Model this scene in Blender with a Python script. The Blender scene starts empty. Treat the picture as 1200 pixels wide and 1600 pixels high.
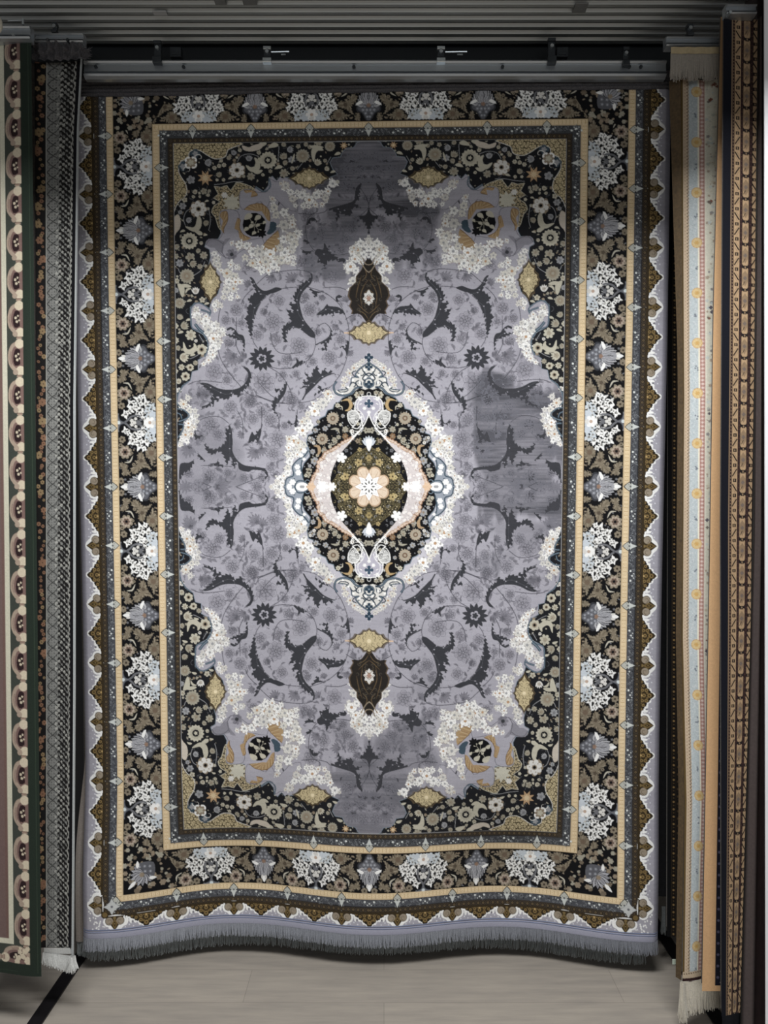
import bpy, bmesh, math, random
import numpy as np

# ------------------------------------------------------------------ camera, world, lights, exposure
scn = bpy.context.scene
COL = scn.collection
# ---- camera and hung-rug geometry (metres, camera at x=0 y=0 looking along +y)
FPX = 1256.0; PITCH = math.radians(0.3); CAMZ = 1.66; DIST = 2.80; YAW = math.radians(1.5); LEAN = math.radians(2.8)
SAG = 4.6e-5                          # the hung cloth is drawn out a little more towards its hem
UNIT = DIST/FPX                       # metres per pattern unit
def cam_axes():
    f = np.array([0, math.cos(PITCH), -math.sin(PITCH)]); r = np.array([1.0, 0, 0]); u = np.cross(r, f); return r, u, f
def to_px(p):
    r, u, f = cam_axes(); d = np.asarray(p, float)-np.array([0, 0, CAMZ]); z = d@f
    return 600+FPX*(d@r)/z, 800-FPX*(d@u)/z
def ray(x, y):
    r, u, f = cam_axes(); return r*(x-600)/FPX+u*(800-y)/FPX+f
def at(x, y, depth):                  # the point at that depth seen at photo pixel x, y
    d = ray(x, y); return np.array([0, 0, CAMZ])+d*(depth/d[1])
RC = at(576.5, 760.5, DIST)           # middle of the big rug
RX = np.array([math.cos(YAW), -math.sin(YAW), 0])      # along the rug's width (right end nearer)
RU = np.array([0, -math.sin(LEAN), math.cos(LEAN)])    # up the rug (it hangs out from its rail's front)
def rug_pt(u, v): return RC+RX*(u*UNIT)+RU*(v*UNIT)
_M = []
for u_, v_ in ((-300, 500), (300, 500), (300, -500), (-300, -500)):
    x_, y_ = to_px(rug_pt(u_, v_))
    _M.append([u_, v_, 1, 0, 0, 0, -x_*u_, -x_*v_, x_]); _M.append([0, 0, 0, u_, v_, 1, -y_*u_, -y_*v_, y_])
_M = np.array(_M); _h = np.linalg.solve(_M[:, :8], _M[:, 8]); INV = np.linalg.inv(np.append(_h, 1).reshape(3, 3))
cam_d = bpy.data.cameras.new('camera'); cam = bpy.data.objects.new('camera', cam_d); COL.objects.link(cam)
cam_d.sensor_fit = 'VERTICAL'; cam_d.sensor_height = 36.0; cam_d.lens = FPX/1600*36.0; cam_d.clip_start = 0.05
cam.location = (0, 0, CAMZ); cam.rotation_euler = (math.radians(90)-PITCH, 0, 0)
scn.camera = cam
scn.view_settings.view_transform = 'Standard'; scn.view_settings.look = 'None'; scn.view_settings.gamma = 1.0
scn.view_settings.use_curve_mapping = False; scn.view_settings.exposure = 0.0
world = bpy.data.worlds.new('shop_ambient'); scn.world = world; world.use_nodes = True
world.node_tree.nodes['Background'].inputs[0].default_value = (0.75, 0.85, 1.0, 1); world.node_tree.nodes['Background'].inputs[1].default_value = 0.02
def area(name, loc, target, sx, sy, power, col=(1, 1, 1)):
    l = bpy.data.lights.new(name, 'AREA'); l.shape = 'RECTANGLE'; l.size = sx; l.size_y = sy; l.energy = power; l.color = col
    o = bpy.data.objects.new(name, l); COL.objects.link(o); o.location = loc
    d = np.array(target, float)-np.array(loc, float); d /= np.linalg.norm(d)
    o.rotation_euler = (math.acos(-d[2]), 0, math.atan2(-d[0], d[1])) if abs(d[2]) < .9999 else (0, 0, 0)
    return o
# ceiling panel lights of the shop, above and in front of the bank of tracks, and an added soft fill from behind the camera
area('ceiling_panel_light', (0.0, 0.85, 4.25), (0.0, 2.0, 0.2), 2.6, 0.7, 204, (0.985, 0.995, 1.0))
area('room_fill_light', (0.0, -3.8, 2.0), (0.0, 2.8, 0.9), 3.0, 1.4, 52, (0.93, 0.97, 1.0))
# ------------------------------------------------------------------ woven patterns
# A tiny polygon rasteriser: every rug pattern is drawn here as shapes and woven
# into the colour attribute of its rug's mesh (one vertex = one knot).
def lin(c):
    c = np.asarray(c, float)/255.0
    return np.where(c <= 0.04045, c/12.92, ((c+0.055)/1.055)**2.4)
class Cloth:
    """canvas w x h in pattern units, q samples per unit; 4th channel = takes the abrash"""
    def __init__(s, w, h, q, base, fade=0.0):
        s.w, s.h, s.q = w, h, q
        s.a = np.zeros((int(round(h*q)), int(round(w*q)), 4), np.float32)
        s.a[...] = list(base)+[fade]
        s.rng = random.Random(7)
        s.clip = None
    def poly(s, pts, col, fade=0.0, al=1.0, sm=0):
        P = np.asarray(pts, float)
        if sm: P = smooth(P, sm)
        P = P*s.q - 0.5
        H, W = s.a.shape[:2]
        x0 = max(int(math.floor(P[:, 0].min())), 0); x1 = min(int(math.ceil(P[:, 0].max()))+1, W)
        y0 = max(int(math.floor(P[:, 1].min())), 0); y1 = min(int(math.ceil(P[:, 1].max()))+1, H)
        if x1 <= x0 or y1 <= y0: return
        X = np.arange(x0, x1)[None, :]; Y = np.arange(y0, y1)
        par = np.zeros((y1-y0, x1-x0), bool)
        A = P; B = np.roll(P, -1, 0)
        for (ax, ay), (bx, by) in zip(A, B):
            if ay == by: continue
            lo, hi = (ay, by) if ay < by else (by, ay)
            j0 = max(int(math.ceil(lo)), y0); j1 = min(int(math.ceil(hi)), y1)
            if j1 <= j0: continue
            yy = Y[j0-y0:j1-y0]
            xc = ax+(yy-ay)*(bx-ax)/(by-ay)
            par[j0-y0:j1-y0] ^= X < xc[:, None]
        if s.clip is not None: par = par & s.clip[y0:y1, x0:x1]
        sub = s.a[y0:y1, x0:x1]
        v = np.array(list(col)+[fade], np.float32)
        if al >= 1: sub[par] = v
        else: sub[par] = sub[par]*(1-al)+v*al
    def mask(s, pts, sm=0):
        t = Cloth(s.w, s.h, s.q, (0, 0, 0)); t.poly(pts, (1, 1, 1), sm=sm)
        return t.a[..., 0] > .5
    def dot(s, x, y, r, col, fade=0.0, ry=None, al=1.0, n=14, rot=0):
        ry = r if ry is None else ry
        t = np.linspace(0, 2*math.pi, n, endpoint=False); c, d = np.cos(t)*r, np.sin(t)*ry
        cr, sr = math.cos(rot), math.sin(rot)
        s.poly(np.stack([x+c*cr-d*sr, y+c*sr+d*cr], 1), col, fade, al)
    def line(s, pts, w, col, fade=0.0, al=1.0, taper=False, sm=4):
        P = smooth(np.asarray(pts, float), sm, False) if sm else np.asarray(pts, float)
        if len(P) < 2: return
        T = np.gradient(P, axis=0); L = np.hypot(T[:, 0], T[:, 1])[:, None]+1e-9; N = np.stack([-T[:, 1], T[:, 0]], 1)/L
        if taper is True: ww = w*np.sin(np.linspace(0.12, 3.0, len(P)))[:, None]
        elif taper: ww = np.linspace(w, w*.15, len(P))[:, None]
        else: ww = w
        # drawn segment by segment so that a stroke that crosses itself stays filled
        A = P+N*ww/2; B = P-N*ww/2
        for i in range(len(P)-1):
            d_ = P[i+1]-P[i]; e = d_*min(.25, .3/(math.hypot(*d_)+1e-9))
            s.poly([A[i]-e, A[i+1]+e, B[i+1]+e, B[i]-e], col, fade, al)
    def bloom(s, x, y, r, n, col, fade=0.0, deep=.35, sharp=False, rot=0, ry=None, al=1.0):
        m = n*(2 if sharp else 6)
        t = np.linspace(0, 2*math.pi, m, endpoint=False)
        if sharp: rad = np.where(np.arange(m) % 2 == 0, 1, 1-deep)
        else: rad = 1-deep+deep*np.abs(np.cos(t*n/2))**.6
        k = 1 if ry is None else ry/r
        cr, sr = math.cos(rot), math.sin(rot)
        c, d = np.cos(t)*rad*r, np.sin(t)*rad*r*k
        s.poly(np.stack([x+c*cr-d*sr, y+c*sr+d*cr], 1), col, fade, al)
    def leaf(s, x0, y0, x1, y1, w, col, fade=0.0, bend=0.0, teeth=0, al=1.0):
        n = 12; t = np.linspace(0, 1, n); dx, dy = x1-x0, y1-y0; L = math.hypot(dx, dy)+1e-9
        nx, ny = -dy/L, dx/L
        cx = x0+dx*t+nx*bend*np.sin(t*math.pi); cy = y0+dy*t+ny*bend*np.sin(t*math.pi)
        ww = w*np.sin(t**.75*math.pi)**.8
        if teeth: ww = ww*(1+.45*((np.arange(n) % 2)-.5))
        s.poly(np.concatenate([np.stack([cx+nx*ww, cy+ny*ww], 1), np.stack([cx-nx*ww, cy-ny*ww], 1)[::-1]]), col, fade, al)
    def down(s, k):
        H, W = s.a.shape[:2]; H -= H % k; W -= W % k
        return s.a[:H, :W].reshape(H//k, k, W//k, k, 4).mean((1, 3))
def smooth(P, k, closed=True):
    P = np.asarray(P, float)
    if len(P) < 3: return P
    out = []; n = len(P)
    for i in range(n if closed else n-1):
        if closed: p0, p1, p2, p3 = P[i-1], P[i], P[(i+1) % n], P[(i+2) % n]
        else: p0, p1, p2, p3 = P[max(i-1, 0)], P[i], P[i+1], P[min(i+2, n-1)]
        for j in range(k):
            t = j/k
            out.append(.5*((2*p1)+(p2-p0)*t+(2*p0-5*p1+4*p2-p3)*t*t+(3*p1-p0-3*p2+p3)*t**3))
    if not closed: out.append(P[-1])
    return np.array(out)
LAV = lin((172, 169, 180)); LAVD = lin((140, 138, 148)); FNT = lin((108, 106, 116)); FNT2 = lin((136, 133, 144)); CHAR = lin((58, 59, 65)); BLK = lin((11, 11, 15)); BLK2 = lin((26, 27, 32))
CRM = lin((196, 190, 170)); CRM2 = lin((166, 160, 142)); GOLD = lin((226, 201, 158)); GOLDD = lin((202, 184, 140)); WHT = lin((248, 247, 244)); OFF = lin((222, 219, 213))
BRN = lin((68, 58, 46)); OLV = lin((118, 102, 66)); OLVD = lin((58, 46, 26)); TAN = lin((150, 134, 112)); TEAL = lin((62, 82, 96)); TEAL2 = lin((118, 134, 148)); ORG = lin((190, 145, 84)); PCH = lin((224, 190, 156)); GRY = lin((112, 113, 118)); GRYL = lin((160, 161, 164)); PINK = lin((176, 140, 122))
# plane -> pattern: where a point of the hung rug appears in a straight-on survey
def survey(x, y, inv):
    p = inv @ np.array([x, y, 1.0]); u, v = p[0]/p[2], p[1]/p[2]; return -u, v+SAG*v*v
def serrate(P, amp=3.2, step=6.5, half=True):
    Q = smooth(P, 16); n = len(Q); out = []; acc = 0; sgn = 1
    A = sum(Q[i][0]*Q[(i+1) % n][1]-Q[(i+1) % n][0]*Q[i][1] for i in range(n)); s = 1 if A > 0 else -1
    for i in range(n):
        a, b = Q[i], Q[(i+1) % n]; d = b-a; L = math.hypot(*d)+1e-9; acc += L
        ph = (acc % step)/step
        o = amp*(ph-.45) if (i > n*.42 or not half) else 0
        out.append(a+np.array([d[1], -d[0]])/L*s*o)
    return np.array(out)
def rose(c, x, y, r, k=0, fade=0.0):
    """open flower with ringed petals"""
    rg = c.rng; pal = [(OFF, PINK), (WHT, GRYL), (CRM, TAN), (CRM2, BRN), (OFF, TAN), (GRYL, GRY)][k]
    c.bloom(x, y, r*1.12, 8, pal[1] if k else GRYL, fade, .3, rot=rg.random())
    c.bloom(x, y, r, 7, pal[0], fade, .28, rot=rg.random())
    for i in range(6):
        a = rg.random()*.3+i*1.05; c.dot(x+math.cos(a)*r*.62, y+math.sin(a)*r*.62, r*.1, pal[1], fade, al=.7, n=6)
    c.dot(x, y, r*.34, pal[1], fade, n=8); c.dot(x, y, r*.16, pal[0], fade, n=6)
def lacy(c, x, y, r, fade=0.0, warm=.3):
    """white blossom with buds and small leaves around it"""
    rg = c.rng
    for i in range(5):
        a = rg.random()*6.28; c.leaf(x+math.cos(a)*r*.5, y+math.sin(a)*r*.5, x+math.cos(a)*r*1.35, y+math.sin(a)*r*1.35, r*.22, OFF if rg.random() < .6 else WHT, fade)
    c.bloom(x, y, r*1.0, 7, lin((150, 146, 146)) if rg.random() < .7 else lin((160, 140, 128)), fade, .35, rot=rg.random(), al=.8)
    c.bloom(x, y, r*.88, rg.choice((5, 6, 7, 9)), rg.choice((WHT, WHT, OFF, lin((226, 222, 212)))), fade, rg.uniform(.18, .4), rot=rg.random()*2)
    if r > 3.2:
        for i in range(6):
            a = i*1.047+rg.random()*.4; c.line([(x+math.cos(a)*r*.25, y+math.sin(a)*r*.25), (x+math.cos(a+.5)*r*.55, y+math.sin(a+.5)*r*.55), (x+math.cos(a+.9)*r*.6, y+math.sin(a+.9)*r*.6)], .45, lin((172, 164, 156)), fade, sm=0, al=.75)
        c.dot(x, y, r*.26, lin((190, 150, 112)) if rg.random() < warm else GRYL, fade, n=7)
def daisy(c, x, y, r, col=CRM, eye=BLK2):
    c.bloom(x, y, r, 15, col, 0, .16, True, rot=.1)
    c.bloom(x, y, r*.72, 12, CRM2 if col is not CRM2 else TAN, 0, .2, True, rot=.3, al=.55)
    c.dot(x, y, r*.42, eye, n=9); c.bloom(x, y, r*.26, 5, col, 0, .4, True)
def faint(c, x, y, r, k=0):
    """tone-on-tone outline flower of the field, with a stalk and a few leaves"""
    rg = c.rng; dk = lin((88, 87, 96)); kind = rg.random()
    if kind < .34:                                  # seen from the side: a fan of petals on a calyx
        a0 = rg.random()*6.28; bx, by = x-r*.5*math.cos(a0), y-r*.5*math.sin(a0)
        for i in range(-3, 4):
            a = a0+i*.38; L = r*(1.5-.12*abs(i)); c.leaf(bx, by, bx+L*math.cos(a), by+L*math.sin(a), r*.24, FNT, 1, al=.45)
            c.line([(bx+L*.3*math.cos(a), by+L*.3*math.sin(a)), (bx+L*math.cos(a), by+L*math.sin(a))], .55, dk, 1, .7, sm=0)
            c.line([(bx+L*.6*math.cos(a-.2), by+L*.6*math.sin(a-.2)), (bx+L*1.04*math.cos(a), by+L*1.04*math.sin(a)), (bx+L*.6*math.cos(a+.2), by+L*.6*math.sin(a+.2))], .6, FNT, 1, .9, sm=2)
        c.bloom(bx, by, r*.34, 5, dk, 1, .4, al=.7); st = a0+math.pi
    else:                                           # open, ragged petals in two rounds
        n = rg.choice((6, 7, 8, 9)); ph = rg.random()
        c.bloom(x, y, r, n, FNT, 1, .38, rot=ph, al=.30)
        for ring, nn in ((1.0, n), (.6, n-1)):
            for i in range(nn):
                a = ph*ring+i*6.283/nn; w = 3.0/nn; rr = r*ring*rg.uniform(.86, 1.1)
                p = [(x+rr*.45*math.cos(a-w*.4), y+rr*.45*math.sin(a-w*.4)), (x+rr*.9*math.cos(a-w), y+rr*.9*math.sin(a-w)), (x+rr*1.08*math.cos(a), y+rr*1.08*math.sin(a)), (x+rr*.9*math.cos(a+w), y+rr*.9*math.sin(a+w)), (x+rr*.45*math.cos(a+w*.4), y+rr*.45*math.sin(a+w*.4))]
                c.line(p, .6, FNT if ring > .8 else dk, 1, .85, sm=2)
        c.bloom(x, y, r*.26, 5, dk, 1, .4, al=.75); c.dot(x, y, r*.10, LAV, 1, n=6, al=.8); st = rg.random()*6.28
    for i in range(5):
        a = st+rg.uniform(-1.6, 1.6) if i else st; q = r*1.05; X, Y = x+q*math.cos(a), y+q*math.sin(a); b = a+rg.choice((-.9, .9))
        c.line([(X, Y), (X+r*.45*math.cos(a), Y+r*.45*math.sin(a)), (X+r*.9*math.cos(b), Y+r*.9*math.sin(b))], .6, FNT, 1, .8, sm=2)
        c.leaf(X+r*.3*math.cos(a), Y+r*.3*math.sin(a), X+r*.95*math.cos(b), Y+r*.95*math.sin(b), r*.17, FNT if i % 2 else dk, 1, r*.12, al=.6)
def scroll(c, x, y, r, a0, turns, w, col, fade=0.0, al=1.0, hand=1):
    n = 14; P = []
    for i in range(n):
        t = i/(n-1); rr = r*(1-.82*t); a = a0+hand*turns*6.283*t; P.append((x+rr*math.cos(a), y+rr*math.sin(a)))
    c.line(P, w, col, fade, al, taper='t', sm=2)
def crescent(c, pts, w, col):
    c.line(pts, w, col, taper=True, sm=4)
def lattice(c, pts, sm, seed, fill=GOLDD, hole=OLVD, edge=OFF, step=6.4):
    """gold arabesque openwork inside an outline"""
    rg = random.Random(seed)
    c.poly(pts, fill, sm=sm)
    old = c.clip; m = c.mask(pts, sm); c.clip = m if old is None else (m & old)
    P = np.asarray(pts, float); x0, y0 = P.min(0); x1, y1 = P.max(0)
    j = 0; y = y0
    while y < y1:
        x = x0+(step/2 if j % 2 else 0)
        while x < x1:
            px, py = x+rg.uniform(-.8, .8), y+rg.uniform(-.8, .8)
            scroll(c, px, py, step*.52, rg.random()*6.28, 1.15, 1.25, hole, al=.92, hand=rg.choice((-1, 1))); c.dot(px+step*.25, py+step*.42, .8, hole, n=3, rot=px)
            if rg.random() < .6: c.dot(px+step*.5, py+rg.uniform(-1, 1), .75, hole, n=5)
            if rg.random() < .4: c.dot(px, py, .7, lin((240, 222, 176)), n=5)
            x += step
        y += step*.8; j += 1
    c.clip = old
    Q = list(smooth(P, sm)) if sm else list(P)
    c.line(Q+[Q[0]], 1.0, edge, sm=0)
def cartouche(c, x, y, a, b, vert=False):
    """lobed gold diamond"""
    half = [(1, 0), (.84, .12), (.7, .3), (.62, .55), (.48, .5), (.36, .62), (.26, .85), (.12, .82), (0, 1)]
    q = half+[(-p, r) for p, r in half[::-1][1:]]; q = q+[(p, -r) for p, r in q[::-1][1:-1]]
    f = (lambda p, r, s: (x+r*b*s, y+p*a*s)) if vert else (lambda p, r, s: (x+p*a*s, y+r*b*s))
    c.poly([f(p, r, 1.2) for p, r in q], lin((96, 80, 56)), al=.8)
    c.poly([f(p, r, 1.06) for p, r in q], OLVD)
    c.poly([f(p, r, .98) for p, r in q], GOLDD)
    for sx in (-1, 1):
        for sy in (-1, 1):
            for (p, r, rr) in ((.22, .3, .14), (.48, .26, .12), (.1, .62, .1), (.7, .1, .08), (.3, .6, .06)):
                k = (a*rr+b*rr)/2
                X, Y = f(p*sx, r*sy, 1); scroll(c, X, Y, k*1.15, 1.2, 1, .85, OLVD, al=.95, hand=sx*sy)
    for sx, sy in ((-1, 0), (1, 0), (0, 1), (0, -1)):
        X, Y = f(.3*sx, .45*sy, 1); c.dot(X, Y, .8, OLVD, n=5)
    X, Y = f(0, 0, 1); c.bloom(X, Y, b*.2 if not vert else b*.2, 6, lin((240, 222, 180)), 0, .3)

def weave_main(Q, inv):
    """one quarter of the big rug, drawn in units from its centre; then mirrored"""
    UW, VH = 460.0, 690.0
    c = Cloth(UW, VH, Q, LAV, 1.0); rg = c.rng
    def mk(ox, oy):
        def f(*p):
            if len(p) == 2: return survey(ox+p[0]/6.6667, oy+p[1]/6.6667, inv)
            return [survey(ox+a/6.6667, oy+b/6.6667, inv) for a, b in p[0]]
        return f
    A, B, C_, D, E, F = mk(230, 180), mk(400, 180), mk(230, 400), mk(400, 400), mk(230, 600), mk(400, 560)
    K = 1/6.6667
    FU, FV = 300.5, 541.0        # half size of the field
    # ---- field: tone on tone vines
    fl = [(D, [(370, 230, 70), (800, 210, 78), (560, 560, 68), (180, 690, 92), (320, 1080, 58), (770, 1060, 78), (590, 1100, 45), (80, 1320, 110), (880, 870, 52), (940, 450, 48), (450, 940, 95), (360, 1480, 64), (620, 230, 48), (510, 420, 45), (690, 430, 40), (830, 740, 45), (220, 870, 50), (420, 1230, 42), (640, 790, 45), (160, 230, 60), (380, 660, 30), (240, 470, 60), (980, 1010, 40), (540, 40, 55), (1010, 650, 45), (80, 580, 40), (280, 1240, 45)]),
          (C_, [(930, 560, 68), (820, 670, 52), (850, 900, 48), (870, 1060, 95), (700, 1200, 92), (1070, 1510, 72), (570, 1430, 80), (830, 1290, 50), (980, 700, 42), (1150, 820, 60), (970, 1080, 50), (1060, 100, 55), (1050, 290, 45), (420, 1540, 60)]),
          (E, [(870, 240, 72), (1080, 180, 66), (660, 430, 85), (740, 530, 60), (780, 1075, 118), (430, 690, 82), (650, 960, 80), (540, 1075, 85), (1010, 980, 52), (1110, 720, 75), (390, 1075, 76), (1100, 360, 62), (940, 420, 52), (620, 100, 60), (840, 930, 50), (1140, 1060, 55), (560, 560, 50), (980, 530, 45), (430, 930, 50), (460, 330, 45), (560, 1180, 60)]),
          (F, [(380, 440, 62), (220, 840, 85), (150, 640, 70), (60, 560, 60), (300, 700, 40), (180, 990, 70), (60, 1240, 50), (60, 960, 60), (150, 1140, 50), (470, 500, 40), (200, 1220, 30), (20, 1380, 60)]),
          (B, [(540, 1050, 75), (600, 1270, 60), (680, 1230, 65), (480, 1530, 75), (820, 1150, 60), (1000, 1170, 70), (920, 1290, 60), (990, 450, 75), (1110, 420, 70), (930, 550, 60), (1080, 560, 60), (930, 740, 70), (1000, 760, 60), (1120, 660, 70), (890, 1400, 50), (1050, 1080, 50), (770, 1380, 45), (1140, 860, 40)])]
    for f, L in fl:
        for x, y, r in L:
            X, Y = f(x, y); faint(c, X, Y, r*K)
    # small faint leaves and tendrils everywhere on the field
    rs = random.Random(3)
    for i in range(560):
        X, Y = rs.uniform(0, FU), rs.uniform(0, FV); a = rs.random()*6.28; r = rs.uniform(3, 8)
        if i % 3: c.leaf(X, Y, X+r*math.cos(a), Y+r*math.sin(a), rs.uniform(.7, 1.6), FNT2 if i % 2 else FNT, 1, rs.uniform(-1.5, 1.5), al=.7)
        else: scroll(c, X, Y, r*.8, a, .7, .7, FNT, 1, .75, rs.choice((-1, 1)))
    vines = [(D, [(0, 590), (60, 470), (150, 390), (270, 340), (420, 325), (540, 325), (700, 375), (800, 440), (880, 520), (930, 620), (965, 740), (970, 900), (940, 1080), (880, 1230), (820, 1310)]),
             (D, [(610, 840), (620, 920), (590, 1020), (520, 1100), (400, 1160), (250, 1175), (130, 1150)]),
             (D, [(150, 800), (170, 910), (230, 1000), (340, 1020), (480, 1000)]), (D, [(0, 300), (130, 190), (300, 155), (450, 145), (560, 170), (590, 230)]),
             (D, [(700, 330), (850, 325), (950, 355)]), (D, [(120, 1150), (250, 1230), (340, 1360), (380, 1470)]), (D, [(430, 250), (520, 300), (560, 330)]),
             (D, [(450, 1530), (600, 1500), (720, 1410), (800, 1340)]), (D, [(630, 820), (640, 740), (720, 700), (780, 760)]), (D, [(930, 660), (1040, 600), (1110, 610)]),
             (D, [(0, 1450), (200, 1530), (400, 1530)]), (C_, [(1100, 860), (1110, 900), (1150, 960)]), (C_, [(740, 980), (770, 1080), (850, 1210), (950, 1330), (1060, 1440), (1200, 1480)]),
             (C_, [(980, 500), (1020, 420), (1100, 340)]), (C_, [(930, 640), (930, 760), (925, 920), (980, 1040)]), (C_, [(430, 1340), (500, 1310), (600, 1300), (780, 1320)]),
             (C_, [(740, 700), (750, 600), (770, 530)]), (C_, [(560, 1600), (640, 1560), (680, 1500), (650, 1410)]), (E, [(520, 430), (560, 370), (660, 340), (760, 345), (850, 410)]),
             (E, [(940, 280), (990, 380), (1000, 520)]), (E, [(1160, 620), (1180, 500), (1200, 420)]), (E, [(580, 1030), (680, 1075)]), (E, [(910, 1075), (1200, 960)]),
             (E, [(560, 850), (700, 850), (880, 860)]), (E, [(350, 1000), (370, 950), (440, 930)]), (F, [(430, 530), (425, 640)]), (F, [(0, 380), (150, 440), (300, 465)]), (F, [(60, 500), (60, 640), (50, 740), (10, 900)]),
             (F, [(210, 560), (240, 640), (240, 760)]), (B, [(640, 1000), (560, 1050), (520, 1150), (530, 1280), (600, 1400), (700, 1450)]), (B, [(800, 1450), (900, 1450), (1000, 1430)]),
             (B, [(1090, 760), (1150, 860), (1170, 960), (1080, 1050)]), (B, [(240, 900), (240, 820), (210, 740)]), (B, [(440, 1020), (560, 1030), (700, 1010), (740, 980)]), (F, [(20, 240), (150, 380), (250, 430)])]
    for f, L in vines: c.line(f(L), 1.15, lin((78, 77, 86)), 1, .9)
    # ---- dark acanthus leaves
    dk = [(D, [(580, 170), (590, 230), (570, 290), (520, 340), (475, 400), (455, 480), (470, 570), (500, 660), (560, 740), (610, 800), (615, 850), (570, 845), (520, 810), (470, 770), (410, 750), (350, 770), (315, 830), (320, 900), (290, 880), (275, 800), (280, 740), (330, 700), (370, 690), (350, 640), (330, 560), (390, 590), (370, 540), (350, 480), (410, 500), (390, 430), (400, 400), (440, 330), (490, 280), (560, 230)]),
          (C_, [(1080, 215), (1115, 250), (1140, 300), (1185, 345), (1230, 362), (1290, 345), (1345, 325), (1403, 345), (1330, 382), (1260, 402), (1200, 455), (1160, 520), (1130, 600), (1105, 690), (1095, 780), (1090, 860), (1065, 800), (1040, 700), (1020, 640), (1045, 620), (1045, 560), (1050, 520), (1085, 500), (1050, 460), (1090, 410), (1130, 370), (1105, 310), (1085, 260)]),
          (D, [(640, 600), (700, 550), (740, 500), (760, 520), (850, 530), (900, 560), (925, 600), (870, 600), (820, 590), (800, 640), (790, 600), (740, 610), (690, 620)]),
          (D, [(550, 325), (610, 360), (700, 375), (650, 385), (620, 435), (600, 400), (580, 370)]), (D, [(835, 470), (830, 430), (860, 405), (888, 415), (885, 440), (860, 432), (850, 480)]),
          (D, [(625, 920), (700, 880), (755, 840), (775, 780), (760, 730), (790, 780), (785, 860), (740, 920), (735, 980), (650, 970), (710, 955), (700, 915)]),
          (D, [(970, 880), (965, 960), (945, 1040), (930, 990), (895, 955), (880, 960), (890, 935), (930, 950), (945, 900)]),
          (D, [(880, 1250), (820, 1230), (770, 1240), (690, 1280), (620, 1350), (560, 1410), (520, 1450), (490, 1500), (480, 1490), (510, 1430), (510, 1380), (465, 1370), (500, 1350), (490, 1290), (540, 1310), (515, 1220), (575, 1265), (590, 1200), (640, 1150), (665, 1225), (720, 1170), (735, 1210), (800, 1190), (790, 1215)]),
          (D, [(370, 1165), (420, 1110), (415, 1060), (450, 1090), (510, 1095), (470, 1130), (420, 1155)]), (D, [(640, 1350), (680, 1360), (690, 1385), (770, 1360), (700, 1400), (650, 1430), (600, 1450), (660, 1400)]),
          (F, [(315, 240), (320, 300), (300, 370), (250, 440), (210, 500), (200, 550), (235, 600), (190, 560), (165, 490), (190, 420), (235, 390), (250, 340), (200, 350), (210, 315), (270, 320)]),
          (C_, [(830, 765), (870, 740), (920, 770), (950, 810), (1000, 830), (1020, 900), (1005, 1000), (995, 910), (940, 870), (880, 850), (820, 820), (890, 815), (895, 775)]),
          (C_, [(560, 1320), (640, 1330), (720, 1370), (800, 1390), (900, 1390), (980, 1360), (1040, 1290), (1050, 1220), (1000, 1160), (1050, 1170), (1085, 1240), (1070, 1320), (1040, 1370), (970, 1430), (960, 1470), (900, 1440), (850, 1485), (790, 1490), (720, 1460), (755, 1510), (700, 1500), (680, 1440), (640, 1400), (590, 1360)]),
          (E, [(670, 130), (700, 160), (690, 230), (670, 190)]), (E, [(850, 420), (880, 480), (890, 600), (890, 700), (930, 780), (1000, 840), (1100, 860), (1230, 880), (1200, 900), (1100, 895), (1050, 915), (960, 890), (940, 815), (910, 875), (880, 820), (870, 755), (830, 835), (810, 780), (780, 720), (740, 705), (680, 735), (620, 700), (600, 610), (630, 655), (700, 680), (780, 640), (820, 580), (820, 480), (850, 460)]),
          (E, [(500, 470), (515, 530), (570, 545), (500, 575)]), (E, [(1055, 600), (1090, 500), (1120, 530), (1180, 485), (1150, 560), (1100, 600)]), (E, [(330, 1020), (340, 850), (380, 820), (430, 820), (490, 795), (470, 850), (440, 900), (380, 930), (350, 980)]),
          (E, [(660, 830), (720, 820), (740, 775), (745, 820), (800, 862), (720, 850)]), (E, [(520, 720), (560, 750), (600, 800), (550, 775)]), (E, [(550, 240), (620, 218), (660, 190), (655, 230), (600, 245)]),
          (F, [(0, 1130), (60, 1140), (110, 1170), (122, 1230), (60, 1285), (105, 1230), (90, 1180), (40, 1155), (0, 1150)]), (F, [(330, 650), (385, 680), (410, 640), (415, 560), (430, 640), (425, 740), (400, 695), (350, 685)]), (F, [(55, 740), (40, 830), (0, 880), (20, 800), (0, 770)]),
          (B, [(740, 980), (830, 950), (900, 930), (970, 910), (1020, 880), (1030, 820), (1040, 760), (1080, 715), (1100, 710), (1080, 780), (1075, 870), (1030, 910), (1090, 960), (1010, 965), (985, 1040), (900, 1030), (870, 1000), (865, 1060), (830, 1100), (840, 1040), (800, 990)]),
          (B, [(1185, 880), (1160, 1000), (1130, 1040), (1065, 1050), (1120, 1100), (1150, 1160), (1185, 1230)]),
          (B, [(640, 1530), (650, 1480), (610, 1440), (640, 1390), (700, 1395), (710, 1330), (740, 1370), (765, 1420), (820, 1460), (860, 1505), (800, 1510), (750, 1520), (720, 1575), (690, 1540)]),
          (B, [(530, 1130), (560, 1070), (610, 1070), (630, 1105), (580, 1095), (550, 1140)]), (B, [(230, 930), (250, 880), (300, 870), (330, 885), (270, 900)]), (B, [(490, 1290), (530, 1300), (560, 1335), (520, 1330)]), (B, [(470, 1395), (520, 1415), (590, 1415), (520, 1450)]), (B, [(870, 1490), (920, 1490), (930, 1530), (860, 1520)])]
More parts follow.
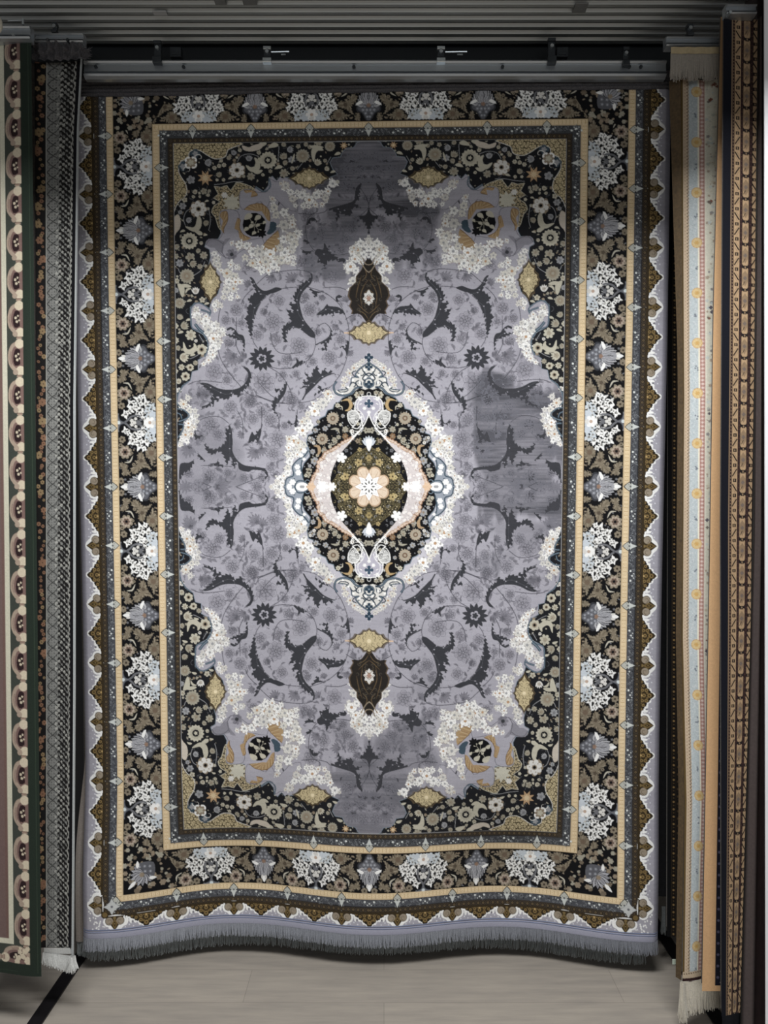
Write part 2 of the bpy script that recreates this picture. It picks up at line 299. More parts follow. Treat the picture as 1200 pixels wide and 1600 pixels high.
    for f, L in dk:
        P = serrate(f(L)); c.poly(P, CHAR, 1)
        P = f(L)
        Pn = np.asarray(P); ctr = Pn.mean(0)
        Pn = smooth(P, 3); n_ = len(Pn)
        if len(L) > 9:
            m_ = n_//2                       # veins and pale pips along the leaf
            mid = [(Pn[k]*.55+Pn[(n_-k) % n_]*.45) for k in range(2, m_-1)]
            c.line(mid[::2], .6, lin((96, 97, 104)), 1, .8, sm=0)
            for k in range(3, len(mid)-2, 5):
                q = mid[k]; X, Y = int(q[0]*Q), int(q[1]*Q)
                if 0 <= X < c.a.shape[1] and 0 <= Y < c.a.shape[0] and c.a[Y, X, 0] < .13: c.dot(q[0], q[1], 1.25, LAV, .4, n=7, ry=.9)
    # dark palmette flower
    x, y = D(60, 1070)
    for i in range(13):
        a = i*6.283/13; c.leaf(x+7*math.cos(a), y+7*math.sin(a), x+21*math.cos(a), y+20*math.sin(a), 3.3, CHAR, 1)
    c.dot(x, y, 12, CHAR, 1); c.bloom(x, y, 8, 5, LAV, 1, .4)
    c.bloom(x, y, 5, 5, CHAR, 1, .4)
    for i in range(8):
        a = i*.785; X, Y = D(80, 1330); c.line([(X, Y), (X+16*math.cos(a), Y+16*math.sin(a))], .6, FNT, 1, sm=0)
    # ---- top cartouche of the field (dark ground)
    cart = B([(1185, 246), (1120, 255), (1050, 280), (1020, 330), (940, 340), (900, 380), (880, 430), (800, 440), (770, 490), (800, 560), (850, 612), (900, 640), (950, 700), (1030, 720), (1090, 710), (1185, 700)])
    # ---- black spandrel
    sp = [(0, FV)]+B([(1120, 255), (1050, 280), (1020, 330), (940, 340), (900, 380), (880, 430), (800, 440), (770, 490), (800, 560), (850, 612), (780, 640), (700, 680), (560, 760), (420, 710), (350, 650), (250, 640), (215, 680), (170, 632), (135, 655), (130, 730), (80, 790), (0, 740)])
    sp += A([(1100, 830), (980, 780), (900, 900), (960, 980), (780, 1000), (750, 1100), (770, 1230), (740, 1290), (690, 1290), (620, 1310), (600, 1370), (650, 1400), (660, 1480), (640, 1560)])
    sp += C_([(660, 80), (740, 200), (770, 270), (740, 390), (670, 470), (650, 545), (560, 490), (500, 485), (450, 540), (460, 640), (470, 760), (580, 815), (630, 890), (630, 990), (590, 1050), (530, 1085), (530, 1190), (470, 1205), (450, 1300), (370, 1350), (320, 1430), (305, 1520)])
    sp += E([(340, 240), (440, 320), (380, 400), (370, 500), (330, 600), (300, 640)])+[(FU+8, 30), (FU+8, FV+8), (0, FV+8)]
    c.poly(sp, BLK2); c.line(sp[1:-3], 1.0, TEAL2, sm=0)
    m0 = c.mask(sp)
    c.clip = m0; rs = random.Random(11)
    for i in range(1500):
        X, Y = rs.uniform(0, FU), rs.uniform(60, FV)
        a = rs.random()*6.28; r = rs.uniform(1.4, 3.6)
        if not m0[min(int(Y*Q), m0.shape[0]-1), min(int(X*Q), m0.shape[1]-1)]: continue
        if rs.random() < .5: c.leaf(X, Y, X+r*1.5*math.cos(a), Y+r*1.5*math.sin(a), r*.33, rs.choice((CRM2, CRM2, TAN, GRY)), 0, rs.uniform(-1, 1))
        elif rs.random() < .5: c.bloom(X, Y, r*.8, 5, rs.choice((CRM2, CRM, TAN)), 0, .3)
        else: scroll(c, X, Y, r*1.6, a, .6, .6, GRY, al=.8)
    c.clip = None
    for f, P in ((A, [(940, 480), (980, 420), (1080, 400), (1190, 440)]), (A, [(700, 720), (800, 710), (900, 690), (1000, 690)]), (A, [(400, 1150), (380, 1080), (410, 1000), (470, 970)]), (A, [(640, 960), (660, 1100), (640, 1200)]), (B, [(240, 320), (230, 480)]), (B, [(780, 430), (740, 500)]), (C_, [(320, 100), (340, 170), (400, 220)]), (C_, [(490, 200), (560, 150), (600, 60)]), (C_, [(380, 1090), (480, 1060), (560, 1010)]), (C_, [(540, 820), (590, 900)]), (B, [(430, 560), (480, 500)])):
        c.line(f(P), .8, GRYL)
    # ---- gold corner lattice
    lattice(c, A([(240, 280), (960, 280), (900, 330), (840, 360), (820, 420), (770, 445), (700, 450), (620, 410), (560, 370), (500, 355), (440, 380), (430, 440), (390, 460), (350, 480), (330, 540), (330, 590), (360, 650), (400, 710), (415, 790), (390, 850), (340, 890), (300, 950), (255, 1010)]), 3, 5)
    for X, Y in (A(500, 395), A(370, 530)): c.bloom(X, Y, 8, 4, TEAL, 0, .4, al=.9); c.bloom(X, Y, 4.5, 5, GRYL, 0, .4)
    X, Y = A(455, 490); c.bloom(X, Y, 11, 4, WHT, 0, .3, rot=.78); c.bloom(X, Y, 8.5, 8, TAN, 0, .3); c.bloom(X, Y, 5, 5, CRM, 0, .4)
    for p in ((540, 440), (420, 570)): X, Y = A(*p); scroll(c, X, Y, 7, 0, .8, 1.6, OFF)
    # ---- flowers on the black ground: (x, y, r, kind)
    fb = [(A, [(630, 490, 48, 'g'), (605, 650, 85, 'o'), (455, 670, 46, 'g'), (745, 525, 28, 'c'), (800, 515, 25, 'c'), (700, 545, 24, 'c'), (750, 620, 38, 't'), (795, 670, 19, 'c'), (935, 570, 80, 'r'), (1060, 450, 42, 'g'), (1080, 635, 42, 't'), (870, 655, 28, 'l'), (430, 1090, 38, 'g'), (500, 800, 32, 'c'), (590, 790, 36, 't'), (635, 830, 19, 'c'), (545, 845, 18, 'c'), (480, 850, 22, 'c'), (370, 945, 38, 'g'), (535, 975, 84, 'r'), (610, 1120, 38, 't'), (440, 1310, 92, 'd'), (305, 1370, 38, 't'), (300, 1470, 32, 't'), (450, 1480, 52, 't'), (590, 1460, 42, 't'), (335, 1550, 42, 'g'), (370, 1210, 27, 'l'), (605, 1250, 22, 'l'), (345, 1010, 24, 'g'), (900, 390, 36, 'g'), (850, 440, 25, 't'), (965, 360, 22, 'c'), (1160, 380, 30, 'c'), (770, 470, 20, 'c'), (470, 1550, 40, 't'), (560, 1330, 24, 'c'), (1190, 460, 40, 'c'), (530, 1410, 32, 't'), (390, 880, 30, 'c'), (620, 895, 22, 'l')]),
          (B, [(125, 465, 95, 'd'), (290, 430, 48, 't'), (300, 490, 34, 't'), (180, 320, 55, 'l'), (285, 303, 32, 't'), (350, 355, 42, 'g'), (370, 460, 38, 'g'), (485, 420, 74, 's'), (640, 492, 46, 'c'), (770, 320, 56, 's'), (915, 312, 42, 'o'), (1020, 265, 34, 'l'), (850, 402, 34, 'l'), (735, 555, 32, 'c'), (235, 545, 42, 'l'), (290, 602, 48, 't'), (380, 555, 32, 't'), (650, 272, 46, 't'), (30, 390, 27, 'c'), (70, 620, 22, 'c'), (720, 470, 22, 't'), (800, 590, 28, 'l'), (440, 320, 26, 't'), (560, 330, 30, 't'), (520, 300, 25, 't'), (150, 580, 22, 't')]),
          (C_, [(415, 210, 80, 's'), (340, 75, 42, 'g'), (475, 80, 46, 't'), (505, 368, 48, 'w'), (575, 458, 32, 'c'), (340, 492, 58, 's'), (340, 640, 40, 't'), (385, 730, 54, 't'), (455, 825, 58, 'c'), (510, 888, 22, 'w'), (568, 975, 58, 'k'), (380, 1055, 62, 'c'), (320, 960, 34, 't'), (450, 1162, 38, 'k'), (360, 1160, 34, 'c'), (400, 1255, 48, 'k'), (330, 1310, 38, 'c'), (505, 1115, 28, 't'), (430, 670, 28, 'l'), (300, 880, 34, 'c'), (350, 800, 30, 'l'), (440, 470, 28, 'l'), (300, 360, 34, 'g'), (475, 1035, 28, 'l'), (300, 730, 30, 'c'), (620, 500, 28, 'l'), (300, 1200, 26, 'c'), (310, 1100, 30, 'c'), (310, 260, 30, 'c'), (330, 1400, 30, 'w'), (550, 110, 30, 't')])]
    for f, L in fb:
        for x, y, r, k in L:
            X, Y = f(x, y); r *= K
            if k == 'd': daisy(c, X, Y, r)
            elif k == 's': daisy(c, X, Y, r, CRM2, TAN)
            elif k == 'r': rose(c, X, Y, r, 4); c.dot(X, Y, r*.2, BLK)
            elif k == 'k': c.bloom(X, Y, r, 7, CRM, 0, .2); c.dot(X, Y, r*.45, TAN); c.dot(X, Y, r*.25, BLK)
            elif k == 'o': c.bloom(X, Y, r, 8, lin((196, 160, 118)), 0, .5, True, rot=.4); c.bloom(X, Y, r*.5, 8, GOLD, 0, .5, True)
            elif k == 'l': c.leaf(X-r, Y+r*.3, X+r, Y-r*.3, r*.45, CRM, 0, r*.2)
            else:
                col = {'g': GRYL, 'c': CRM, 't': CRM2, 'w': OFF}[k]
                c.bloom(X, Y, r*1.15, 5, BLK2, 0, .3); ro = rg.random()*3
                if rg.random() < .45:
                    for j in range(5): a = ro+j*.5; c.leaf(X-r*.6*math.cos(ro+1), Y-r*.6*math.sin(ro+1), X+r*math.cos(a), Y+r*math.sin(a), r*.3, col)
                else: c.bloom(X, Y, r, rg.choice((5, 6, 7)), col, 0, .38, rot=ro)
                c.bloom(X, Y, r*.45, 5, TAN if k != 'g' else GRY, 0, .3, al=.6); c.line([(X, Y), (X+r*.8*math.cos(ro), Y+r*.8*math.sin(ro))], .5, BRN, sm=0, al=.7)
    for f, P, w in ((A, [(1030, 520), (1080, 560), (1140, 550), (1150, 490), (1120, 440)], 60), (A, [(1100, 580), (1150, 590), (1200, 570)], 40), (A, [(400, 1160), (480, 1190), (530, 1160), (540, 1080), (520, 1060)], 60), (A, [(480, 1190), (550, 1230), (560, 1250)], 45), (B, [(600, 480), (600, 380), (640, 340), (700, 360)], 60), (B, [(560, 320), (620, 330), (700, 330)], 40), (C_, [(320, 290), (360, 340), (370, 430)], 60), (C_, [(340, 310), (400, 310), (460, 320)], 40), (C_, [(380, 900), (400, 980), (450, 1000), (500, 960), (490, 910)], 55), (C_, [(400, 390), (420, 350), (460, 340)], 22), (B, [(0, 340), (60, 300), (110, 290)], 50), (B, [(370, 500), (390, 440), (400, 400)], 20)):
        crescent(c, f(P), w*K, CRM)
    for P in ([(990, 310), (1060, 330), (1100, 310), (1200, 290), (1190, 340), (1110, 370), (1040, 370), (1000, 350)], [(290, 1050), (330, 1040), (350, 1110), (340, 1180), (300, 1230), (270, 1290), (262, 1200), (275, 1120)]):
        c.poly(A(P), lin((206, 194, 178)), sm=3)
    # gold lace behind the ribbons
    lattice(c, A([(700, 740), (770, 750), (830, 730), (870, 780), (930, 700), (1000, 710), (1080, 740), (1130, 780), (1060, 770), (980, 780), (960, 850), (960, 960), (900, 980), (800, 980), (760, 1010), (750, 1080), (770, 1190), (740, 1160), (710, 1060), (670, 1010), (700, 940), (760, 900), (690, 860), (740, 820)]), 2, 9, lin((190, 172, 132)), BLK2, CRM, 5.4)
    X, Y = A(880, 910); c.bloom(X, Y, 15, 9, lin((202, 198, 180)), 0, .4, True, rot=.3)
    X, Y = A(805, 830); c.bloom(X, Y, 5, 6, OFF)
    # ribbons, lavender with ochre folds
    rb = A([(970, 790), (1060, 765), (1150, 800), (1200, 800)])+B([(120, 790), (140, 720), (150, 660), (200, 690), (250, 690), (330, 740), (420, 860), (430, 1000), (300, 960), (200, 860), (140, 900), (110, 960), (50, 900), (0, 915)])+A([(1060, 950), (990, 980), (960, 900)])
    c.poly(rb, LAV, 1, sm=2); c.line(rb+[rb[0]], .8, FNT, sm=2)
    rb = A([(760, 1000), (850, 980), (940, 1000), (960, 1080), (930, 1160), (970, 1250), (1060, 1300), (1200, 1280), (1200, 1400), (1000, 1400), (860, 1500), (740, 1420), (680, 1330), (740, 1300), (790, 1220), (760, 1120)])
    c.poly(rb, LAV, 1, sm=2); c.line(rb+[rb[0]], .9, FNT, sm=2)
    for f, P in ((A, [(1010, 780), (1100, 780), (1150, 830), (1080, 850), (1090, 800), (1030, 810)]), (A, [(1010, 980), (1080, 930), (1200, 920), (1200, 960), (1120, 960), (1180, 1000), (1080, 990)]), (B, [(0, 915), (60, 925), (110, 955), (140, 1010), (145, 1100), (110, 1080), (60, 1000), (0, 985)]),
                 (A, [(940, 1070), (970, 1090), (960, 1160), (1000, 1240), (1080, 1280), (1000, 1310), (960, 1270), (950, 1200), (910, 1180)]), (B, [(50, 1400), (100, 1320), (150, 1270), (230, 1200), (245, 1300), (240, 1400), (150, 1430)]), (A, [(770, 1010), (830, 1000), (840, 1090), (800, 1180), (800, 1230), (770, 1180), (790, 1100), (760, 1060)])):
        c.poly(f(P), lin((176, 146, 104)), sm=2); Pn = np.asarray(f(P)); h_ = len(Pn)//2
        S1, S2 = smooth(Pn[:h_+1], 6, False), smooth(Pn[h_:][::-1], 6, False); m_ = min(len(S1), len(S2))
        for k in range(m_):
            a_, b_ = S1[k*len(S1)//m_], S2[k*len(S2)//m_]; k2 = min(k+2, m_-1); b2 = S2[k2*len(S2)//m_]
            c.line([a_, a_*.35+b2*.65], .75, [lin((138, 104, 60)), lin((206, 180, 136)), lin((160, 126, 80))][k % 3], sm=0, al=.85)
        c.line(Pn[:h_+1], .9, lin((120, 92, 56)))
    c.poly(B([(150, 1110), (210, 1120), (210, 1190), (150, 1240), (110, 1230), (140, 1180)]), TEAL, sm=2)
    c.poly(A([(610, 1340), (640, 1290), (720, 1290), (800, 1310), (810, 1290), (870, 1280), (800, 1360), (780, 1440), (700, 1380), (660, 1380)]), LAVD, .6, sm=2)
    for P in ([(615, 1350), (650, 1300), (730, 1300), (790, 1340)], [(800, 1320), (780, 1420), (820, 1490)], [(860, 1400), (900, 1450), (890, 1500)]): c.line(A(P), 1.3, FNT)
    X, Y = A(880, 1450); c.bloom(X, Y, 9, 7, FNT, 1, .4, al=.7); c.dot(X, Y, 3, CHAR, 1)
    # black eye with cream petals
    X, Y = A(1115, 1140); c.dot(X, Y, 18, BLK, ry=19)
    for dx, dy, r in ((-60, -80, 55), (40, -70, 45), (-30, 20, 36), (40, 10, 28), (-80, 50, 36), (60, 70, 30), (0, 90, 30), (110, -20, 26), (-20, -20, 20)):
        x2, y2 = A(1115+dx, 1140+dy); c.leaf(x2-r*K*.7, y2+r*K*.5, x2+r*K*.8, y2-r*K*.5, r*K*.55, CRM, 0, 1)
        c.line([(x2, y2), (X, Y)], .5, CRM, sm=0)
    X, Y = B(60, 1230)
    for i in range(7): a = i*.9; c.leaf(X, Y, X+8*math.cos(a), Y+8*math.sin(a), 2.2, BLK)
    # ---- gold cartouches
    X, Y = B(555, 655); cartouche(c, X, Y, 28.5, 15.5)
    X, Y = C_(660, 272); cartouche(c, X, Y, 28.5, 15.2, True)
    # ---- white blossoms
    wh = [(B, [(480, 830, 52), (630, 830, 52), (555, 880, 60), (380, 870, 42), (725, 860, 42), (310, 730, 48), (800, 710, 50), (850, 690, 22), (360, 800, 40), (750, 790, 40), (410, 940, 27), (490, 940, 34), (620, 930, 34), (690, 925, 30), (550, 950, 28), (260, 710, 22), (430, 800, 30), (680, 800, 30),
               (170, 870, 34), (190, 960, 48), (205, 1040, 42), (290, 1010, 52), (370, 1080, 44), (290, 1140, 62), (380, 1140, 44), (430, 1230, 48), (290, 1290, 52), (370, 1270, 62), (400, 1340, 52), (370, 1400, 52), (300, 1430, 62), (150, 1450, 64), (210, 1510, 62), (80, 1500, 52), (330, 1520, 42), (390, 1480, 30), (390, 1545, 27), (100, 1580, 60), (20, 1440, 40), (250, 1380, 45),
               (1060, 1400, 56), (1120, 1450, 50), (1180, 1300, 44), (1050, 1480, 58), (1000, 1420, 40), (980, 1560, 52), (1175, 1390, 46), (1090, 1335, 46), (1020, 1380, 36), (950, 1590, 34), (1140, 1350, 34)]),
          (A, [(960, 1350, 52), (1040, 1360, 48), (1100, 1420, 60), (1100, 1540, 54), (700, 1440, 32), (720, 1510, 50), (870, 1550, 42), (950, 1590, 32), (1170, 1420, 60), (1180, 1530, 50), (880, 1330, 26), (740, 1560, 40), (1020, 1480, 40)]),
          (D, [(100, 60, 60), (190, 90, 58), (265, 45, 52), (60, 140, 46), (130, 150, 40), (330, 30, 40), (385, 80, 28), (230, 130, 30), (1030, 30, 50), (985, 110, 64), (1040, 150, 40), (1010, 260, 52), (980, 350, 30), (1060, 210, 36), (1090, 60, 36)]),
          (C_, [(830, 180, 60), (850, 270, 50), (830, 350, 52), (900, 210, 44), (920, 270, 50), (900, 340, 46), (965, 270, 34), (870, 440, 36), (940, 425, 28), (930, 115, 28), (720, 500, 40), (700, 510, 34), (760, 515, 30), (712, 562, 24), (870, 90, 32), (770, 150, 28), (800, 430, 30),
                (510, 560, 34), (520, 620, 50), (540, 660, 40), (610, 680, 54), (640, 770, 60), (700, 730, 50), (755, 810, 54), (690, 860, 62), (740, 890, 44), (690, 960, 56), (680, 1030, 46), (640, 1085, 34), (590, 1125, 28), (785, 770, 32), (735, 715, 28), (615, 630, 30), (660, 1000, 40), (750, 940, 22)]),
          (E, [(380, 210, 50), (425, 145, 36), (440, 275, 40), (500, 280, 28), (510, 335, 30), (520, 390, 24), (485, 450, 34), (430, 450, 52), (400, 530, 50), (460, 520, 30), (410, 590, 34), (350, 630, 28), (450, 360, 40), (430, 410, 40), (350, 250, 22), (360, 580, 28), (340, 640, 24)])]
    c.poly(C_([(600, 640), (700, 700), (780, 760), (760, 850), (720, 960), (690, 1060), (600, 1130), (580, 1110), (640, 1020), (650, 900), (590, 800), (560, 700)]), lin((200, 197, 200)), sm=2)
    c.poly(E([(330, 240), (440, 280), (520, 300), (520, 400), (480, 520), (410, 590), (340, 650), (360, 540), (390, 420), (440, 330)]), lin((196, 194, 197)), sm=2)
    c.poly(B([(250, 980), (330, 1000), (420, 1130), (460, 1240), (420, 1380), (380, 1480), (200, 1600), (20, 1600), (0, 1440), (150, 1430), (250, 1400), (240, 1150)]), lin((176, 172, 178)), sm=2)
    for f, L in wh:
        for x, y, r in L: X, Y = f(x, y); lacy(c, X, Y, r*K)
    # teal curls at the spandrel's edge
    for f, P, w in ((C_, [(650, 620), (660, 570), (590, 510), (520, 490), (460, 540), (455, 640), (470, 750), (560, 790), (620, 860), (635, 960), (600, 1050)], 2.2), (C_, [(500, 710), (540, 760), (590, 800)], 4.5), (C_, [(560, 560), (620, 580), (655, 600)], 3), (C_, [(430, 1310), (370, 1360), (325, 1440), (310, 1520)], 2), (E, [(320, 260), (380, 270), (440, 330), (390, 370), (330, 390)], 2.4), (E, [(330, 420), (380, 430), (360, 500), (320, 560)], 2.4), (E, [(325, 100), (315, 200), (350, 240)], 1.8), (E, [(310, 300), (350, 320), (360, 360)], 2), (B, [(135, 655), (150, 740), (80, 795), (0, 750)], 2)):
        c.line(f(P), w, TEAL); c.line(f(P), w*.35, TEAL2)
    # ---- axis finial: dark vase, white flower, gold cartouche
    vs = D([(1185, 60), (1140, 70), (1110, 150), (1070, 210), (1070, 270), (1020, 330), (1005, 420), (1030, 470), (1015, 520), (1040, 570), (1030, 605), (1080, 600), (1115, 620), (1150, 680), (1185, 720)])
    vs = [(u*1.2, v) for u, v in vs]
    c.poly([(u*1.08, v) for u, v in vs], lin((96, 80, 62)), sm=2); c.poly(vs, lin((40, 35, 31)), sm=2)
    for P in ([(1100, 200), (1060, 330), (1040, 440)], [(1175, 240), (1120, 320), (1090, 420), (1110, 560)], [(1060, 560), (1130, 600), (1170, 660)], [(1130, 120), (1150, 200), (1100, 260)], [(1175, 600), (1120, 560), (1060, 500)]): c.line(D(P), 1.3, lin((104, 84, 56)), taper=True)
    rs = random.Random(5)
    for i in range(16): X, Y = D(rs.uniform(1050, 1170), rs.uniform(200, 580)); scroll(c, X, Y, rs.uniform(2, 3.6), rs.random()*6, .9, .8, lin((96, 88, 74)))
    for dx, dy in ((0, -12), (-7, -6), (-9, 3), (-5, 10), (0, 13)):
        X, Y = D(1175, 430); X2 = X-dx*1.0; c.leaf(X, Y, X2, Y+dy*-1.0, 3.6, OFF)
    X, Y = D(1175, 440); c.bloom(X, Y, 9, 8, OFF, 0, .3, True); c.bloom(X, Y, 5, 6, PINK, 0, .4, True)
    for dy in (-14, -6, 3): c.line([(X, Y-dy), (X+7, Y-dy-6)], .8, lin((120, 96, 62)), sm=0)
    for P in ([(1110, 20), (1140, 80), (1175, 90)], [(1090, 60), (1140, 140), (1175, 170)]): c.line(D(P), 1.6, TAN)
    X, Y = D(1175, 800); cartouche(c, X, Y, 31, 17.5)
    c.line([(X+31, Y), (X+38, Y)], 2, PCH, sm=0)
    # ---- medallion
    X0, Y0 = F(1175, 1335)
    halo2 = None
    halo = F([(1185, 0), (1130, 20), (1060, 60), (980, 130), (920, 230), (860, 330), (760, 350), (660, 440), (560, 530), (480, 640), (420, 740), (330, 840), (330, 930), (310, 1010), (320, 1090), (290, 1170), (230, 1240), (190, 1310), (190, 1345), (1185, 1345)])
    c.poly(halo, lin((196, 193, 202)), .3, sm=2)
    for x, y, r in ((1110, 30, 30), (1060, 70, 36), (1020, 100, 38), (975, 155, 40), (930, 225, 36), (910, 280, 26), (750, 370, 50), (700, 460, 62), (610, 550, 62), (540, 580, 36), (530, 650, 50), (480, 660, 34), (485, 750, 66), (560, 700, 46), (390, 860, 70), (345, 840, 40), (440, 880, 46), (340, 930, 34), (340, 1000, 44), (380, 1020, 34), (350, 1080, 44), (330, 1140, 38), (330, 1195, 38), (255, 1260, 52), (240, 1330, 54), (155, 1340, 26), (290, 1225, 30), (410, 960, 42), (220, 1290, 30), (200, 1335, 28), (650, 500, 40), (600, 470, 30), (780, 400, 34), (470, 950, 46), (500, 900, 36), (430, 1000, 34)):
        X, Y = F(x, y); lacy(c, X, Y, r*K, warm=.5)
    body = F([(1185, 300), (1120, 300), (1060, 310), (1000, 370), (900, 410), (870, 450), (815, 480), (800, 525), (745, 540), (720, 600), (665, 625), (650, 690), (605, 710), (590, 780), (540, 800), (525, 880), (550, 940), (560, 1020), (500, 1090), (475, 1160), (480, 1230), (500, 1290), (540, 1345), (1185, 1345)])
    c.poly(body, BLK); c.line(body[:-2], 1.4, TEAL2, sm=0)
    # blue-grey side piece
    c.poly(F([(540, 920), (550, 1000), (480, 1090), (475, 1170), (490, 1290), (560, 1345), (300, 1345), (300, 1310), (330, 1240), (390, 1190), (370, 1120), (440, 1050), (480, 960)]), lin((150, 158, 170)), sm=2)
    for P in ([(300, 1330), (320, 1250), (390, 1220), (380, 1130), (430, 1060), (500, 1020), (545, 960)], [(400, 1345), (430, 1280), (500, 1280), (550, 1320)], [(480, 1060), (470, 1140), (490, 1240)], [(350, 1345), (380, 1310), (400, 1250)]): c.line(F(P), 2.0, TEAL)
    for x, y, r in ((430, 1130, 30), (440, 1190, 32), (380, 1290, 34), (345, 1330, 28), (500, 960, 30), (470, 1010, 24), (500, 1050, 18)):
        X, Y = F(x, y); c.bloom(X, Y, r*K, 6, WHT, 0, .3)
    X, Y = F(480, 1335); c.dot(X, Y, 10, WHT, ry=6.5); c.dot(X, Y, 4, GRYL, ry=2)
    X, Y = F(540, 1290); scroll(c, X, Y, 4.5, 0, 1, 1.2, TEAL2)
    # top finial piece: navy and white
    c.poly(F([(1185, 20), (1150, 40), (1100, 90), (1040, 130), (1030, 180), (990, 210), (980, 270), (930, 300), (860, 340), (810, 320), (800, 350), (850, 390), (930, 390), (1010, 350), (1080, 310), (1185, 310)]), OFF, sm=2)
    for P, w in (([(1190, 20), (1150, 60), (1080, 110), (1035, 170), (1070, 200)], 2.6), ([(1070, 200), (1000, 200), (985, 270), (940, 320), (860, 330)], 1.8), ([(840, 240), (810, 290), (830, 360), (900, 385), (980, 370), (1040, 310), (1110, 300)], 3.4), ([(1190, 200), (1140, 220), (1130, 280), (1185, 310)], 3), ([(1110, 120), (1150, 170), (1185, 190)], 2.2), ([(1060, 260), (1090, 240), (1100, 280)], 1.6)):
        c.line(F(P), w, lin((44, 62, 78))); c.line(F(P), w*.3, TEAL2)
    for P, w in (([(1040, 130), (1000, 150), (1030, 190)], 1.6), ([(1100, 100), (1130, 150), (1100, 180), (1060, 150)], 1.6), ([(1185, 150), (1140, 170), (1110, 210), (1140, 240)], 2), ([(980, 270), (1010, 250), (1040, 270), (1020, 300)], 1.8), ([(930, 300), (960, 330), (920, 350)], 1.6), ([(1100, 300), (1060, 290), (1040, 250), (1070, 230)], 1.8), ([(850, 330), (880, 350), (930, 345)], 1.4)):
        c.line(F(P), w, lin((40, 56, 72)))
    for x, y, r in ((1075, 175, 16), (1140, 200, 14), (1010, 225, 14), (1080, 250, 14), (960, 300, 13), (1130, 120, 13), (900, 365, 12)): X, Y = F(x, y); c.bloom(X, Y, r*K, 5, WHT, 0, .3)
    for x, y, r in ((1175, 90, 40), (1175, 270, 42), (1175, 420, 44), (1175, -10, 46)):
        X, Y = F(x, y); c.bloom(X, Y, r*K, 4, lin((38, 60, 78)), 0, .5); c.dot(X, Y, r*K*.25, TEAL2)
    # motifs in the black body
    for x, y, r, k in ((800, 625, 68, 's'), (690, 840, 64, 's'), (850, 490, 30, 'c'), (1060, 380, 42, 'c'), (1100, 360, 30, 't'), (930, 740, 38, 't'), (820, 850, 38, 't'), (860, 820, 28, 't'), (930, 810, 36, 'b'), (720, 730, 34, 'g'), (620, 750, 34, 'g'), (580, 850, 40, 'g'), (560, 830, 20, 'w'), (600, 880, 22, 'w'), (710, 960, 36, 't'), (590, 970, 32, 'g'), (610, 1070, 46, 'g'), (550, 1170, 40, 't'), (540, 1210, 40, 't'), (905, 600, 24, 'g'), (520, 1220, 22, 'c'), (980, 420, 28, 't'), (770, 920, 22, 'c'), (1000, 760, 28, 'w'), (760, 700, 18, 'g'), (880, 690, 18, 'c'), (650, 660, 22, 't'), (1060, 680, 22, 'c'), (640, 1010, 20, 'c'), (800, 960, 18, 't'), (560, 1120, 22, 'g')):
        X, Y = F(x, y); r *= K
        if k == 's': daisy(c, X, Y, r, lin((176, 160, 138)), lin((120, 96, 76)))
        else: c.bloom(X, Y, r*1.2, 6, BLK, 0, .3); c.bloom(X, Y, r*.9, 6, {'c': CRM, 't': CRM2, 'b': lin((140, 108, 76)), 'g': GRYL, 'w': OFF}[k], 0, .35, rot=rg.random()*3); c.dot(X, Y, r*.3, TAN, n=7)
    for P, w, col in (([(900, 440), (960, 430), (990, 480), (970, 530), (930, 545)], 34, lin((190, 160, 110))), ([(780, 740), (840, 735), (870, 780)], 24, CRM2), ([(600, 910), (650, 920), (660, 970), (640, 1010)], 34, lin((180, 150, 112))), ([(830, 500), (890, 500), (900, 540)], 12, CRM), ([(700, 1000), (720, 940), (700, 920)], 20, TAN), ([(840, 560), (860, 600)], 14, CRM), ([(740, 880), (800, 900), (850, 870)], 12, CRM2)):
        crescent(c, F(P), w*K, col)
    rs = random.Random(21)
    c.clip = c.mask(body); ring_in = F([(1185, 690), (1100, 745), (1030, 820), (960, 900), (880, 990), (830, 1080), (790, 1180), (775, 1280), (790, 1345), (1185, 1345)])
    for i in range(150):
        X, Y = F(rs.uniform(500, 1080), rs.uniform(420, 1260)); c.bloom(X, Y, rs.uniform(.6, 1.3), 5, rs.choice((CRM2, GRYL, TAN)), 0, .4)
    c.clip = None
    # inner field: black with olive scrolls, olive centre
    c.poly(ring_in, BLK)
    oliv = F([(1185, 900), (1130, 940), (1050, 970), (980, 1030), (900, 1060), (850, 1130), (860, 1200), (800, 1280), (775, 1345), (1185, 1345)])
    lattice(c, oliv, 0, 31, lin((104, 94, 62)), BLK, lin((96, 84, 50)), 5.0)
    c.clip = c.mask(ring_in)
    for i in range(120):
        X, Y = F(rs.uniform(800, 1180), rs.uniform(740, 1340)); ins = rs.random()
        if ins < .6: scroll(c, X, Y, rs.uniform(1.6, 3), rs.random()*6, .9, .7, GRYL if ins < .3 else lin((150, 138, 96)))
    c.clip = None
    for x, y, r, col in ((1070, 1085, 40, lin((180, 158, 104))), (930, 1230, 42, lin((180, 158, 104))), (900, 1240, 24, lin((196, 176, 120))), (1060, 860, 28, TAN), (1150, 750, 34, CRM2), (1080, 780, 18, CRM2), (940, 960, 22, GRY), (1080, 950, 24, lin((180, 158, 104))), (1175, 1040, 34, lin((160, 140, 88)))):
        X, Y = F(x, y); c.bloom(X, Y, r*K, 5, col, 0, .45); c.dot(X, Y, r*K*.25, OLVD, n=6)
    X, Y = F(1175, 870)
    for a in range(-3, 4):
        t = a*.42; c.leaf(X, Y-6, X+11*math.sin(t), Y+11*math.cos(t)-1, 3, lin((206, 212, 220))); c.line([(X, Y-5), (X+9*math.sin(t), Y+9*math.cos(t)-1)], .5, lin((150, 158, 170)), sm=0)
